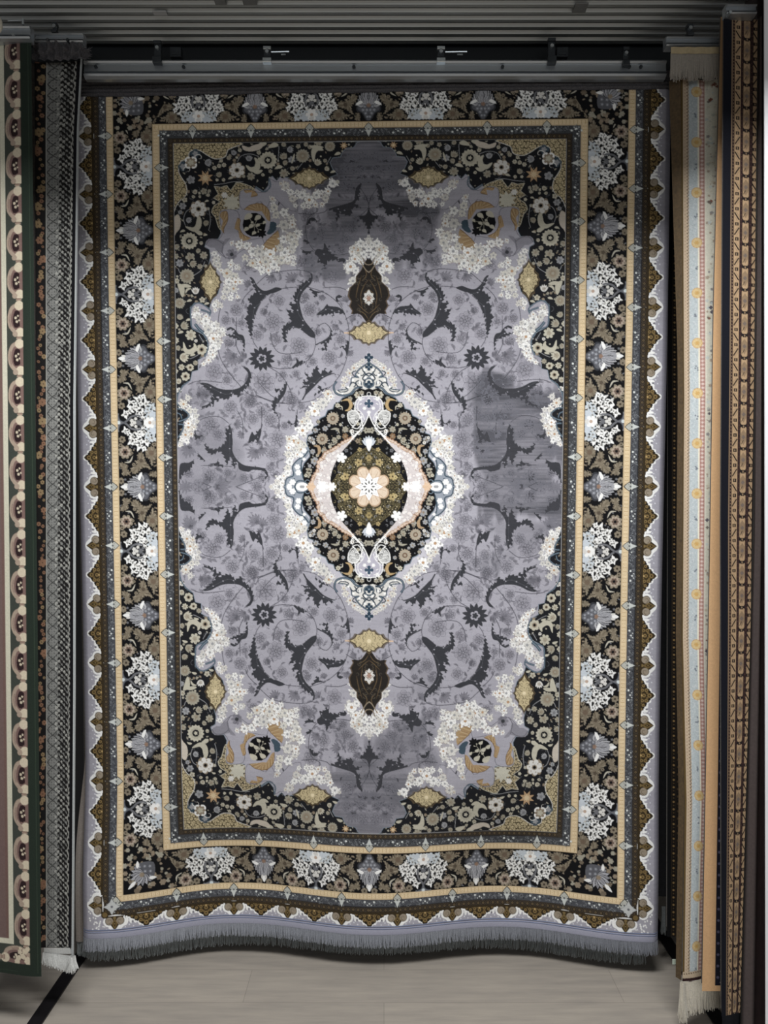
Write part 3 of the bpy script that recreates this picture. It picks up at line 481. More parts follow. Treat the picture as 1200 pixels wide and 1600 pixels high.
    c.leaf(X, Y, X, Y-15, 3.5, WHT); c.dot(X, Y, 5, WHT)
    # cream ring
    ring = F([(540, 1345), (580, 1290), (600, 1230), (640, 1170), (650, 1080), (700, 1030), (720, 990), (780, 960), (830, 930), (900, 880), (960, 850), (1000, 830), (1060, 755), (1070, 765), (1030, 820), (960, 900), (880, 990), (830, 1080), (790, 1180), (775, 1280), (800, 1345)])
    c.poly(ring, lin((214, 204, 202)), sm=2); Rg = smooth(np.array(ring[:12]), 6, False)
    for k in range(0, len(Rg), 3): c.dot(Rg[k][0], Rg[k][1], 3.4, lin((150, 112, 84)), n=9); c.dot(Rg[k][0]-.5, Rg[k][1]-.3, 2.7, lin((212, 184, 160)), n=9)
    c.line(ring[:12], 1.2, lin((226, 204, 186)), sm=3)
    for x, y in ((690, 1060), (720, 1070), (640, 1170), (680, 1165), (640, 1280), (600, 1250), (640, 1380), (860, 925), (780, 985)): X, Y = F(x, y); scroll(c, X, Y, 3.2, 1, .8, 1.0, lin((150, 108, 78)))
    rs = random.Random(41); c.clip = c.mask(ring, 2)
    for i in range(80):
        X, Y = F(rs.uniform(640, 900), rs.uniform(960, 1340)); c.bloom(X, Y, rs.uniform(1.8, 3.2), 5, lin((184, 172, 172)), 0, .4, al=.6); c.bloom(X, Y, rs.uniform(1.3, 2.4), 5, WHT, 0, .4, al=.95); c.dot(X, Y, .7, lin((206, 168, 150)), n=5)
    c.clip = None
    X, Y = F(890, 1035); c.bloom(X, Y, 8.5, 5, WHT, 0, .5, rot=.5)
    X, Y = F(790, 1335); c.bloom(X, Y, 7, 6, WHT, 0, .5); X, Y = F(575, 1335); c.bloom(X, Y, 7, 6, PCH, 0, .4); X, Y = F(690, 1335); c.bloom(X, Y, 9, 6, WHT, 0, .4)
    # upper lacework
    c.poly(F([(1185, 395), (1090, 405), (1045, 450), (1035, 520), (1080, 560), (1095, 640), (1130, 660), (1185, 540)]), lin((186, 182, 196)), .2, sm=2)
    for P, w in (([(1185, 390), (1100, 400), (1045, 440), (1030, 520), (1070, 580), (1100, 650), (1110, 720), (1060, 770), (1000, 820)], 1.3), ([(1185, 540), (1160, 620), (1120, 700), (1060, 780), (960, 880)], 1.6), ([(1120, 420), (1070, 450), (1060, 520), (1110, 580), (1130, 640)], 1.0), ([(960, 560), (1000, 545), (1060, 560), (1080, 620), (1030, 690), (1000, 720)], 1.2), ([(955, 570), (960, 640), (1000, 700), (1040, 690)], 1.2), ([(980, 600), (1050, 590)], .9), ([(980, 630), (1060, 620)], .9), ([(1000, 670), (1050, 650)], .9), ([(1080, 480), (1100, 470)], 1.2), ([(1010, 720), (1060, 730), (1100, 680)], 1.2), ([(1150, 450), (1180, 400)], 1), ([(1000, 740), (990, 780), (1020, 810)], 1.2)):
        c.line(F(P), w, WHT)
    c.poly(F([(960, 560), (1010, 545), (1065, 570), (1075, 630), (1030, 690), (980, 660), (955, 610)]), WHT, al=.6, sm=2)
    rs = random.Random(77)
    for i in range(26):
        t = i/25; q0 = smooth(F([(1185, 390), (1100, 400), (1045, 440), (1030, 520), (1070, 580), (1110, 650), (1110, 720), (1060, 770), (1000, 820)]), 8, False); p = q0[int(t*(len(q0)-1))]
        scroll(c, p[0]+rs.uniform(-2.5, 2.5), p[1]+rs.uniform(-2.5, 2.5), rs.uniform(2, 3.6), rs.random()*6.28, .9, .8, WHT, hand=rs.choice((-1, 1)))
    for i in range(9):
        X, Y = F(rs.uniform(970, 1070), rs.uniform(560, 680)); scroll(c, X, Y, 2.6, rs.random()*6, .9, .7, BLK2)
    for x, y, r in ((1090, 430, 14), (1130, 520, 20), (1175, 470, 30), (1100, 610, 12), (1175, 560, 18)): X, Y = F(x, y); c.bloom(X, Y, r*K, 6, WHT, 0, .3)
    X, Y = F(1175, 470); c.bloom(X, Y, 7, 4, lin((60, 82, 104)), 0, .6)
    # centre star
    c.bloom(X0, Y0, 34.5, 8, OLVD, 0, .24, rot=math.pi/8); c.bloom(X0, Y0, 33, 8, lin((198, 166, 132)), 0, .24, rot=math.pi/8); c.bloom(X0, Y0, 30.5, 8, lin((226, 204, 178)), 0, .26, rot=math.pi/8)
    for i in range(16):
        a = i*math.pi/8+math.pi/16; c.line([(X0+16*math.cos(a), Y0+16*math.sin(a)), (X0+27*math.cos(a+.04), Y0+27*math.sin(a+.04))], .7, lin((190, 156, 124)), sm=0)
    c.bloom(X0, Y0, 24, 8, lin((196, 158, 124)), 0, .42, True); c.bloom(X0, Y0, 22, 8, WHT, 0, .40, True)
    for i in range(8):
        a = i*math.pi/4; c.line([(X0+12*math.cos(a+.16), Y0+12*math.sin(a+.16)), (X0+17*math.cos(a), Y0+17*math.sin(a)), (X0+12*math.cos(a-.16), Y0+12*math.sin(a-.16))], .6, lin((176, 180, 188)), sm=0)
        c.leaf(X0+4*math.cos(a), Y0+4*math.sin(a), X0+9.5*math.cos(a), Y0+9.5*math.sin(a), .95, BLK); a += math.pi/8
        c.leaf(X0+9.5*math.cos(a), Y0+9.5*math.sin(a), X0+13*math.cos(a), Y0+13*math.sin(a), 1.0, lin((60, 56, 60)))
    # ================= borders
    # bands are (outer, inner) distances from the centre, along u and along v
    def frame(u1, v1, u0, v0, col, fade=0):
        for P in ([(u0, 0), (u1, 0), (u1, v1), (u0, v1)], [(0, v0), (u1, v0), (u1, v1), (0, v1)]): c.poly(P, col, fade)
    Vf = 541.0
    lay = dict(gin=(FU, Vf), brn=(FU+8.5, Vf+8.5), gry=(FU+21.5, Vf+21.0), gold=(FU+32.3, Vf+31.2), main=(393.8, 634.5), gold2=(404, 644), gry2=(416, 656), brn2=(425.5, 665.5))
    frame(UW, VH, 425.5, 665.5, LAV, .55)
    frame(*lay['brn'], *lay['gin'], BRN); frame(*lay['gry'], *lay['brn'], lin((70, 72, 76))); frame(*lay['gold'], *lay['gry'], GOLD)
    frame(*lay['main'], *lay['gold'], BLK); frame(*lay['gold2'], *lay['main'], GOLD); frame(*lay['gry2'], *lay['gold2'], lin((76, 78, 84))); frame(*lay['brn2'], *lay['gry2'], BRN)
    def path(du, n_u, n_v):      # mapping (along, across) -> (u, v) on the side band, on the end band
        pass
    def both(draw, edge, per_v, per_u, first_v, first_u, cu=None):
        """place a motif along the side (b measured inward from u=edge[0]) and along the end"""
        v = first_v
        while v < edge[1]-4:
            draw(lambda a, b, v=v: (edge[0]-b, v+a)); v += per_v
        u = first_u
        while u < edge[0]-4:
            draw(lambda a, b, u=u: (u+a, edge[1]-b)); u += per_u
    def Pm(T, pts): return [T(a, b) for a, b in pts]
    # gold chains
    for e in (lay['gold'], lay['gold2']):
        def bead(T): c.dot(*T(0, 4.9), 1.9, lin((240, 216, 172))); c.dot(*T(0, 4.9), .8, lin((206, 172, 120)), n=6); c.line(Pm(T, [(2.9, 2), (2.9, 8)]), .8, lin((204, 170, 118)), sm=0)
        both(bead, (e[0], e[1]), 5.8, 5.8, 1, 1)
        for w0 in (0.4, 9.6):
            c.line([(e[0]-w0, 0), (e[0]-w0, e[1]-w0), (0, e[1]-w0)], .7, lin((190, 158, 112)), sm=0)
    # bronze bands
    for e in (lay['brn'], lay['brn2']):
        w = 8.5 if e is lay['brn'] else 9.5
        def ring_(T): c.dot(*T(0, w/2), 2.9, lin((24, 20, 16))); c.dot(*T(0, w/2), 1.9, lin((112, 94, 66))); c.dot(*T(0, w/2), .8, lin((24, 20, 16)), n=6); c.dot(*T(4, 1.5), .8, lin((30, 25, 18)), n=5); c.dot(*T(4, w-1.5), .8, lin((30, 25, 18)), n=5)
        both(ring_, e, 8.0, 8.0, 2, 2)
        c.line([(e[0], 0), (e[0], e[1]), (0, e[1])], 1, BLK2, sm=0); c.line([(e[0]-w, 0), (e[0]-w, e[1]-w), (0, e[1]-w)], 1, BLK2 if e is lay['brn2'] else GRYL, sm=0)
    # dark grey bands: squiggles and specks
    rs = random.Random(5)
    for e in (lay['gry'], lay['gry2']):
        def sq(T):
            for k in range(5):
                a, b = rs.uniform(0, 6), rs.uniform(1.2, 11); X, Y = T(a, b)
                if k < 3: scroll(c, X, Y, rs.uniform(1.2, 2.4), rs.random()*6, .8, .6, lin((142, 146, 150)))
                else: c.dot(X, Y, .8, BLK if k == 3 else lin((34, 36, 42)), n=5)
        both(sq, e, 5.2, 5.2, 0, 0)
    def seeds(T):
        c.dot(*T(-8, 6), 1.3, WHT, n=7) if 0 else None
        for a, b, r in ((-7.5, 8, 1.7), (0, 5.4, 1.4), (7.5, 8, 1.7), (-3.5, 3, .9), (3.5, 3, .9)): c.dot(*T(a, b), r, lin((226, 230, 226)), n=7)
    both(seeds, (lay['gry'][0], lay['gry'][1]), 91.4, 90.2, 0.4, 45); both(seeds, lay['gry2'], 92.4, 90, 46, 0)
    def diamond(flip):
        def d(T):
            s_ = -1 if flip else 1; o = 12 if flip else 0
            g = (lambda a, b: T(a, b))
            # point crosses the gold line, fan lies on the dark band
            sg = (lambda a, t: T(a, t)) 
            B0 = -9 if not flip else 14.5+6
            def q(a, t): return T(a, (t-9) if not flip else (21-t))
            c.poly([q(0, 0), q(4, 4), q(7.5, 9), q(6, 12), q(4, 14), q(2, 20), q(0, 24), q(-2, 20), q(-4, 14), q(-6, 12), q(-7.5, 9), q(-4, 4)], BLK2)
            c.poly([q(0, 1.4), q(3.6, 5), q(6.2, 9), q(3.4, 12), q(0, 13), q(-3.4, 12), q(-6.2, 9), q(-3.6, 5)], lin((190, 190, 180)))
            c.poly([q(0, 12.5), q(5.8, 12), q(3, 15.5), q(1.8, 19), q(0, 23), q(-1.8, 19), q(-3, 15.5), q(-5.8, 12)], lin((206, 210, 206)))
            c.dot(*q(0, 11), 1.7, lin((96, 100, 104)), n=7); c.dot(*q(-3, 8.5), .8, GRY, n=5); c.dot(*q(3, 8.5), .8, GRY, n=5)
            for a in (-9.5, 9.5): c.dot(*q(a, 14.5), 1.3, lin((214, 218, 214)), n=6)
            for a in (-13, 13): c.dot(*q(a, 12.5), 1.0, lin((180, 184, 184)), n=6)
        return d
    # inner band: point outward over the gold; outer band: point inward over the gold
    both(diamond(False), (lay['gry'][0], lay['gry'][1]), 91.4, 90.2, 46.1, 0)
    both(diamond(True), (lay['gold2'][0]+11.5, lay['gold2'][1]+11.5), 92.4, 90, 0, 45)
    X, Y = lay['gry2'][0]-5, lay['gry2'][1]-5
    c.bloom(X, Y, 15, 4, BLK2, 0, .58, True); c.bloom(X, Y, 13, 4, lin((196, 198, 196)), 0, .52, True); c.bloom(X, Y, 7.5, 4, lin((196, 198, 196)), 0, .3, rot=.78); c.dot(X, Y, 2, GRY)
    # outer points: bronze lappets on lavender with white scallops
    EO = lay['brn2']
    def lappet_small(T):
        q = lambda a, b: T(a, -b)
        for a in (-11, 11):
            c.dot(*q(a, 8.5), 8, WHT)
        c.poly([q(-17, 0), q(-12, 16), q(0, 25), q(12, 16), q(17, 0)], WHT, sm=2)
        c.poly([q(-16, 0), q(-6, 15), q(0, 22.5), q(6, 15), q(16, 0)], OLVD)
        for a in (-1, 1):
            c.dot(*q(a*9.2, 7.6), 6.6, OLVD); c.dot(*q(a*9.2, 7.6), 5.8, lin((156, 142, 122))); scroll(c, *q(a*9.2, 7.6), 4.2, 1.5, .8, .9, lin((92, 78, 56)), hand=a)
        c.poly([q(0, 4), q(5, 11), q(0, 21), q(-5, 11)], lin((118, 96, 52))); c.poly([q(0, 8), q(2.4, 12), q(0, 17), q(-2.4, 12)], OLVD); c.dot(*q(0, 12), 1.1, lin((150, 124, 70)), n=6)
        c.dot(*q(0, 3), 2.4, lin((130, 108, 62)), n=7)
    def lappet_big(T):
        q = lambda a, b: T(a, -b)
        h_ = [(-31, 0), (-28, 2.6), (-24, 3.2), (-22.5, 6.2), (-18, 6.6), (-16.5, 10.2), (-11.5, 10.8), (-10, 14.8), (-5.5, 15.6), (-4, 19.6), (0, 23)]
        out = h_+[(-a, b) for a, b in h_[:-1][::-1]]
        c.poly([q(a*1.07, b+2.6 if b > 0 else -.5) for a, b in out], WHT, sm=3)
        c.poly([q(a, b) for a, b in out], OLVD)
        for a, b, r in ((0, 15, 3.4), (0, 6.5, 3), (-8, 10, 2.8), (8, 10, 2.8), (-8, 4, 2.6), (8, 4, 2.6), (-15, 5.5, 2.4), (15, 5.5, 2.4), (-21, 2.6, 1.8), (21, 2.6, 1.8), (-4, 11.5, 1.6), (4, 11.5, 1.6), (-12, 1.5, 1.4), (12, 1.5, 1.4), (-3.5, 2, 1.5), (3.5, 2, 1.5)):
            c.dot(*q(a, b), r, lin((142, 116, 66)), n=8); c.dot(*q(a, b), r*.45, OLVD, n=6)
        c.dot(*q(0, 2.6), 1.8, lin((196, 162, 98)), n=6)
        for a, b in ((-6, 15.5), (6, 15.5), (-13, 10), (13, 10), (-19, 6.2), (19, 6.2)): c.dot(*q(a, b), 1.6, BLK, n=6)
    def grounds(T):
        for a in (-28, -22, 22, 28):
            c.poly([T(a-2.6, -6), T(a+2.6, -6.5), T(a+1.5, -12), T(a-1.2, -14)], WHT)
        for a in (-25, 25): c.line([T(a-7, -3), T(a, -6), T(a+7, -3)], 2.2, WHT, sm=3)
        for a, b in ((-20, 15), (20, 15), (-14, 18), (14, 18), (-26, 18), (26, 18)): c.dot(*T(a, -b), 1.2, lin((222, 222, 230)), n=6)
        for a, b in ((-32, 4), (32, 4), (-18, 11), (18, 11), (-25, 11)): c.dot(*T(a, -b), 1.6, FNT, .5, n=6)
    both(grounds, EO, 92.4, 90, 0, 45)
    both(lappet_big, EO, 92.4, 90, 46.2, 0)
    both(lappet_small, EO, 92.4, 90, 0, 45)
    c.line([(EO[0]+.2, 0), (EO[0]+.2, EO[1]+.2), (0, EO[1]+.2)], 4.0, OLVD, sm=0)
    # corner: two small lappets and white pips
    rs = random.Random(8)
    c.poly([(425.5, 640), (448, 640), (448, 689), (404, 689), (404, 666), (425.5, 666)], LAV, .5)
    for i in range(26):
        X, Y = rs.uniform(428, 447), rs.uniform(650, 687); c.poly([(X-1.5, Y), (X, Y-2), (X+1.5, Y), (X, Y+1.6)], WHT)
        if i % 2: c.poly([(X-22-1.5, 680+(Y-650)*.2), (X-22, 678+(Y-650)*.2), (X-20.5, 680+(Y-650)*.2)], WHT)
    lappet_small(lambda a, b: (EO[0]-b, 648+a*.9)); lappet_small(lambda a, b: (407+a*.9, EO[1]-b))
    c.dot(422, 663, 6, OLVD); c.dot(422, 663, 4, lin((118, 96, 52)))
    # ---- main border: palmettes and white bouquets
    me = lay['main']
    def unit(T0, L, signs=(1, -1)):
        """half unit: a from palmette (0) to bouquet (99.7); drawn with both mirror signs"""
        sc = L/99.7
        for sgn in signs:
            def g(X, Y): return T0(sgn*(Y-170)/6.6667*sc, (X-402-.03*(Y-170))/6.6667)
            def G(L_): return [g(*p) for p in L_]
            rs = random.Random(3)
            for i in range(60):
                X, Y = g(rs.uniform(430, 800), rs.uniform(190, 640)); r = rs.uniform(1.2, 3)
                if i % 3 == 0: c.leaf(X, Y, X+r*1.8*rs.choice((-1, 1)), Y+r, r*.45, rs.choice((TAN, CRM2, GRY)))
                else: c.bloom(X, Y, r*.7, 5, rs.choice((TAN, lin((112, 100, 84)), GRY)), 0, .4)
            for P in ([(530, 350), (560, 300), (610, 320), (650, 360), (700, 370), (755, 345), (735, 390), (700, 430), (685, 490), (655, 535), (610, 500), (620, 450), (585, 440), (600, 400), (560, 370)], [(760, 380), (785, 440), (815, 470), (815, 550), (770, 592), (710, 560), (695, 490), (740, 450)],
                      [(440, 290), (500, 290), (535, 320), (500, 350), (495, 400), (430, 425), (420, 380), (450, 340)], [(720, 290), (790, 270), (810, 320), (760, 330)], [(720, 50), (780, 10), (815, 40), (790, 70)]):
                Pn = np.array(G(P)); ctr = Pn.mean(0); c.poly(serrate(ctr+(Pn-ctr)*1.12, 2.2, 4.4, False), BLK)
                c.poly(serrate(ctr+(Pn-ctr)*.96, 2.6, 4.4, False), lin((132, 120, 100)))
                Sm = smooth(Pn, 3)
                for k in range(0, len(Sm), 2): c.line([ctr*.45+Sm[k]*.55, ctr*.12+Sm[k]*.88], .6, lin((84, 72, 56)) if k % 4 else lin((172, 160, 138)), sm=0)
                for k in range(0, len(P), 2): c.line([ctr*.6+Pn[k]*.4, ctr*.15+Pn[k]*.85], .8, lin((70, 60, 48)) if k % 4 else lin((168, 156, 134)), sm=0)
            X, Y = g(650, 440); c.bloom(X, Y, 3.4, 5, lin((92, 80, 66)), 0, .3)
            X, Y = g(760, 520); c.bloom(X, Y, 4.6, 8, lin((116, 98, 80)), 0, .3)
            X, Y = g(485, 530); c.bloom(X, Y, 12.4, 8, BLK, 0, .2); c.bloom(X, Y, 11, 8, lin((150, 138, 118)), 0, .3, rot=.4); c.bloom(X, Y, 8.6, 9, lin((184, 166, 148)), 0, .35); c.bloom(X, Y, 5.6, 6, lin((110, 90, 78)), 0, .35); c.dot(X, Y, 2.2, BLK)
            c.line(G([(475, 425), (530, 430), (565, 490)]), 2.4, lin((200, 194, 176)), taper=True)
            c.line(G([(430, 260), (500, 270), (600, 300), (700, 320)]), 1.8, BLK); c.line(G([(690, 560), (700, 460), (760, 360), (800, 340)]), 1.6, BLK)
            for x, y, r in ((460, 660, 38), (795, 610, 26), (425, 110, 34), (570, 400, 20), (555, 520, 16), (430, 240, 28), (770, 200, 22), (660, 560, 20), (440, 600, 24)):
                X, Y = g(x, y); c.bloom(X, Y, r*K, 6, lin((140, 128, 108)), 0, .3, rot=r); c.dot(X, Y, r*K*.35, BRN, n=6)
            # bouquet
            for x, y, r in ((560, 640, 42), (640, 595, 42), (685, 565, 26), (720, 640, 44), (775, 675, 42), (575, 690, 42), (640, 710, 46), (695, 735, 46), (500, 750, 36), (735, 700, 34), (690, 800, 44), (745, 770, 34), (640, 760, 28), (600, 650, 30), (660, 640, 30), (530, 730, 26)):
                X, Y = g(x, y); rr = r*K*1.12; col = WHT if x < 730 else lin((206, 214, 220))
                c.bloom(X, Y, rr*1.18, 6, BLK, 0, .35, rot=x)
                for k in range(4):
                    a = k*1.6+x*.7; L = rr*rg.uniform(1.1, 1.45); c.leaf(X, Y, X+L*math.cos(a), Y+L*math.sin(a), rr*.30, OFF if k % 2 else col)
                c.bloom(X, Y, rr*.92, 5, col, 0, .42, x % 2 < 1, rot=x); c.bloom(X, Y, rr*.34, 5, lin((168, 166, 160)), 0, .4); c.dot(X, Y, rr*.12, BLK2, n=5)
                for k in range(3): a = k*2.1+x; c.line([(X+rr*.3*math.cos(a), Y+rr*.3*math.sin(a)), (X+rr*.95*math.cos(a), Y+rr*.95*math.sin(a))], .5, lin((150, 150, 148)), sm=0, al=.8)
            for x, y, r in ((790, 750, 40), (800, 800, 26)):
                X, Y = g(x, y); c.bloom(X, Y, r*K, 5, lin((204, 212, 220)), 0, .3)
            c.line(G([(425, 740), (425, 790), (470, 835), (520, 815), (560, 775), (620, 760), (660, 770)]), 3.0, GRY); c.line(G([(430, 760), (450, 810), (500, 830)]), 1.0, lin((60, 66, 78)))
            c.poly(G([(540, 835), (570, 790), (640, 775), (680, 800), (690, 835)]), BLK2, sm=2)
            for x, y, r in ((570, 815, 22), (610, 795, 18), (640, 830, 24), (600, 835, 20), (665, 805, 16)): X, Y = g(x, y); c.bloom(X, Y, r*K, 5, OFF if x < 620 else GRY, 0, .3)
            X, Y = g(760, 835); c.bloom(X, Y, 9.5, 6, WHT, 0, .35); c.dot(X, Y, 2.6, lin((198, 170, 150))); X, Y = g(800, 835); c.bloom(X, Y, 4, 5, OFF)
            X, Y = g(432, 835); c.dot(X, Y, 2.8, lin((214, 224, 226)))
            # palmette half: patterned calyx, fanned acanthus, white tip
            c.poly(G([(820, 170), (785, 215), (735, 250), (720, 300), (690, 318), (650, 300), (620, 240), (610, 170)]), lin((56, 58, 64)), sm=2)
            c.poly(G([(808, 170), (775, 208), (728, 240), (708, 285), (680, 300), (650, 280), (625, 235), (615, 170)]), lin((96, 97, 104)), sm=2)
            for x, y, r in ((770, 185, 16), (735, 205, 18), (700, 235, 20), (665, 265, 18), (700, 190, 20), (665, 215, 18)):
                X, Y = g(x, y); c.bloom(X, Y, r*K, 5, lin((134, 136, 144)), 0, .4, rot=x); c.dot(X, Y, r*K*.35, lin((190, 194, 202)), n=5)
            for i, (x, y) in enumerate(((628, 322), (585, 300), (545, 282), (512, 256), (486, 228), (470, 200))):
                x0, y0 = 655-i*8, 225-i*8
                c.leaf(*g(x0, y0), *g(x, y), 4.6, BLK2); c.leaf(*g(x0, y0), *g(x+4, y-2), 3.7, lin((186, 186, 190)) if i % 2 == 0 else lin((152, 152, 158)))
                c.line([g(x0, y0), g(x+14, y-6)], .6, lin((104, 104, 112)), sm=0)
            c.poly(G([(650, 170), (640, 215), (600, 225), (540, 215), (490, 190), (480, 170)]), lin((162, 162, 168)))
            for x, y in ((620, 200), (585, 205), (550, 195), (600, 180), (560, 178), (520, 180)): c.line([g(x, y), g(x+26, y-9)], .7, lin((98, 98, 106)), sm=0); c.line([g(x+4, y+4), g(x+24, y-3)], .5, lin((204, 204, 208)), sm=0)
            c.poly(G([(618, 235), (640, 262), (655, 322), (622, 300), (604, 262)]), WHT, sm=2)
            c.leaf(*g(492, 172), *g(418, 170), 3.0, WHT); c.leaf(*g(500, 190), *g(452, 200), 1.8, OFF)
            X, Y = g(650, 172); c.bloom(X, Y, 3.4, 5, lin((150, 120, 100)), 0, .4)
    cl = Cloth(UW, VH, Q, (0, 0, 0))
    cl.poly([(lay['gold'][0], 0), (me[0], 0), (me[0], me[1]), (0, me[1]), (0, lay['gold'][1]), (lay['gold'][0], lay['gold'][1])], (1, 1, 1)); c.clip = cl.a[..., 0] > .5
    for k in range(0, 4): unit(lambda a, b, k=k: (me[0]-b, 202*k+a), 101, (1, -1) if k < 3 else (-1,))
    for k in range(0, 3): unit(lambda a, b, k=k: (174*k+a, me[1]-b), 87, (1, -1) if k < 2 else (-1,))
    # mirror halves sit on both sides of every palmette; the corner takes a diagonal one
    X, Y = me[0]-34, me[1]-34
    c.poly([(me[0]-60, me[1]-62), (me[0]-30, me[1]-74), (me[0], me[1]-66), me, (me[0]-76, me[1]), (me[0]-80, me[1]-30)], BLK)
    rs = random.Random(17)
    for i in range(84):
        a, b = rs.uniform(0, 72), rs.uniform(0, 68); px, py = me[0]-a, me[1]-b
        if i % 2: c.leaf(px, py, px+rs.uniform(-7, 7), py+rs.uniform(-7, 7), 2.2, rs.choice((TAN, CRM2, lin((120, 106, 88)))))
        else: c.bloom(px, py, rs.uniform(2, 5), 6, rs.choice((TAN, CRM2, lin((120, 106, 88)))), 0, .3)
    cr = math.sqrt(.5)
    def dg(a, b): return (me[0]-26-(b-0)*cr+a*cr, me[1]-26-(b-0)*cr-a*cr)
    c.poly([dg(0, 28), dg(9, 22), dg(15, 14), dg(18, 4), dg(0, 0), dg(-18, 4), dg(-15, 14), dg(-9, 22)], lin((96, 97, 104)), sm=2)
    for a_, b_ in ((0, 20), (-6, 15), (6, 15), (-11, 9), (11, 9), (0, 10)): c.bloom(*dg(a_, b_), 2.6, 5, lin((134, 136, 144)), 0, .4); c.dot(*dg(a_, b_), .9, lin((190, 194, 202)), n=5)
    for i in (-4, 4, -3, 3, -2, 2, -1, 1, 0):
        t = i*.38; L = 21-abs(i)*.6; c.leaf(*dg(0, 5), *dg(L*math.sin(t), 5-L*math.cos(t)), 4.3, BLK2); c.leaf(*dg(0, 5), *dg((L-1)*math.sin(t), 5-(L-1)*math.cos(t)), 3.4, lin((186, 186, 192)) if i % 2 else lin((156, 156, 162)))
        c.line([dg(0, 5), dg((L-4)*math.sin(t), 5-(L-4)*math.cos(t))], .6, lin((104, 104, 112)), sm=0)
    c.leaf(*dg(0, -10), *dg(0, -26), 2.6, WHT); c.bloom(*dg(0, 3), 4, 6, TAN)
    for sg in (-1, 1): c.leaf(*dg(12*sg, 6), *dg(20*sg, 14), 2.6, WHT)
    c.clip = None
    c.line([(lay['gold'][0]+.6, 0), (lay['gold'][0]+.6, lay['gold'][1]+.6), (0, lay['gold'][1]+.6)], 1.1, BLK, sm=0)
    # selvedge
    c.poly([(450, 0), (UW, 0), (UW, VH), (450, VH)], lin((160, 157, 170)), .5); c.poly([(457, 0), (458, 0), (458, VH), (457, VH)], lin((120, 118, 130)), .3)
    return c
# ------------------------------------------------------------------ helpers
def mat(name, col, rough=.6, metal=0.0, noise=0.0, nscale=20.0, bump=0.0, stretch=(1, 1, 1)):
    m = bpy.data.materials.new(name); m.use_nodes = True; nt = m.node_tree; b = nt.nodes['Principled BSDF']
    b.inputs['Roughness'].default_value = rough; b.inputs['Metallic'].default_value = metal
    tc = nt.nodes.new('ShaderNodeTexCoord'); mp = nt.nodes.new('ShaderNodeMapping'); mp.inputs['Scale'].default_value = stretch
    nz = nt.nodes.new('ShaderNodeTexNoise'); nz.inputs['Scale'].default_value = nscale; nz.inputs['Detail'].default_value = 6
    nt.links.new(tc.outputs['Object'], mp.inputs[0]); nt.links.new(mp.outputs[0], nz.inputs['Vector'])
    r = nt.nodes.new('ShaderNodeValToRGB'); c = np.asarray(col, float)
    r.color_ramp.elements[0].position = .3; r.color_ramp.elements[1].position = .7
    r.color_ramp.elements[0].color = (*(c*(1-noise)), 1); r.color_ramp.elements[1].color = (*np.clip(c*(1+noise), 0, 1), 1)
    nt.links.new(nz.outputs['Fac'], r.inputs[0]); nt.links.new(r.outputs[0], b.inputs['Base Color'])
    if bump:
        bp = nt.nodes.new('ShaderNodeBump'); bp.inputs['Strength'].default_value = bump; bp.inputs['Distance'].default_value = .004
        nt.links.new(nz.outputs['Fac'], bp.inputs['Height']); nt.links.new(bp.outputs[0], b.inputs['Normal'])
    return m
def woven_mat(name, rough=.75, sheen=.05, spec=.18):
    m = bpy.data.materials.new(name); m.use_nodes = True; nt = m.node_tree; b = nt.nodes['Principled BSDF']
    at_ = nt.nodes.new('ShaderNodeVertexColor'); at_.layer_name = 'knots'
    tc = nt.nodes.new('ShaderNodeTexCoord'); nz = nt.nodes.new('ShaderNodeTexNoise'); nz.inputs['Scale'].default_value = 420; nz.inputs['Detail'].default_value = 2
    nt.links.new(tc.outputs['Object'], nz.inputs['Vector'])
    hs = nt.nodes.new('ShaderNodeMix'); hs.data_type = 'RGBA'; hs.blend_type = 'MULTIPLY'; hs.inputs[0].default_value = .3
    nt.links.new(at_.outputs['Color'], hs.inputs[6]); nt.links.new(nz.outputs['Fac'], hs.inputs[7])
    gn = nt.nodes.new('ShaderNodeMix'); gn.data_type = 'RGBA'; gn.blend_type = 'MULTIPLY'; gn.inputs[0].default_value = 1; gn.inputs[7].default_value = (1.15, 1.15, 1.15, 1)
    nt.links.new(hs.outputs[2], gn.inputs[6]); nt.links.new(gn.outputs[2], b.inputs['Base Color'])
    b.inputs['Roughness'].default_value = rough; b.inputs['Sheen Weight'].default_value = sheen; b.inputs['Sheen Roughness'].default_value = .45
    b.inputs['Specular IOR Level'].default_value = spec
    bp = nt.nodes.new('ShaderNodeBump'); bp.inputs['Strength'].default_value = .25; bp.inputs['Distance'].default_value = .002
    nt.links.new(nz.outputs['Fac'], bp.inputs['Height']); nt.links.new(bp.outputs[0], b.inputs['Normal'])
    return m
def empty(name, loc, label, cat, group=None):
    o = bpy.data.objects.new(name, None); COL.objects.link(o); o.location = [float(v) for v in loc]; o.empty_display_size = .1
    tag(o, label, cat, group); return o
def tag(o, label=None, cat=None, group=None, kind=None):
    if label: o['label'] = label
    if cat: o['category'] = cat
    if group: o['group'] = group
    if kind: o['kind'] = kind
    return o
def link(name, me, m, parent=None, smooth_=False):
    if m: me.materials.append(m)
    if smooth_: me.polygons.foreach_set('use_smooth', [True]*len(me.polygons))
    o = bpy.data.objects.new(name, me); COL.objects.link(o)
    if parent is not None:
        o.parent = parent
        off = np.array(parent.location)
        n = len(me.vertices); co = np.empty(n*3, np.float32); me.vertices.foreach_get('co', co)
        co = (co.reshape(-1, 3)-off.astype(np.float32)).ravel(); me.vertices.foreach_set('co', co); me.update()
    return o
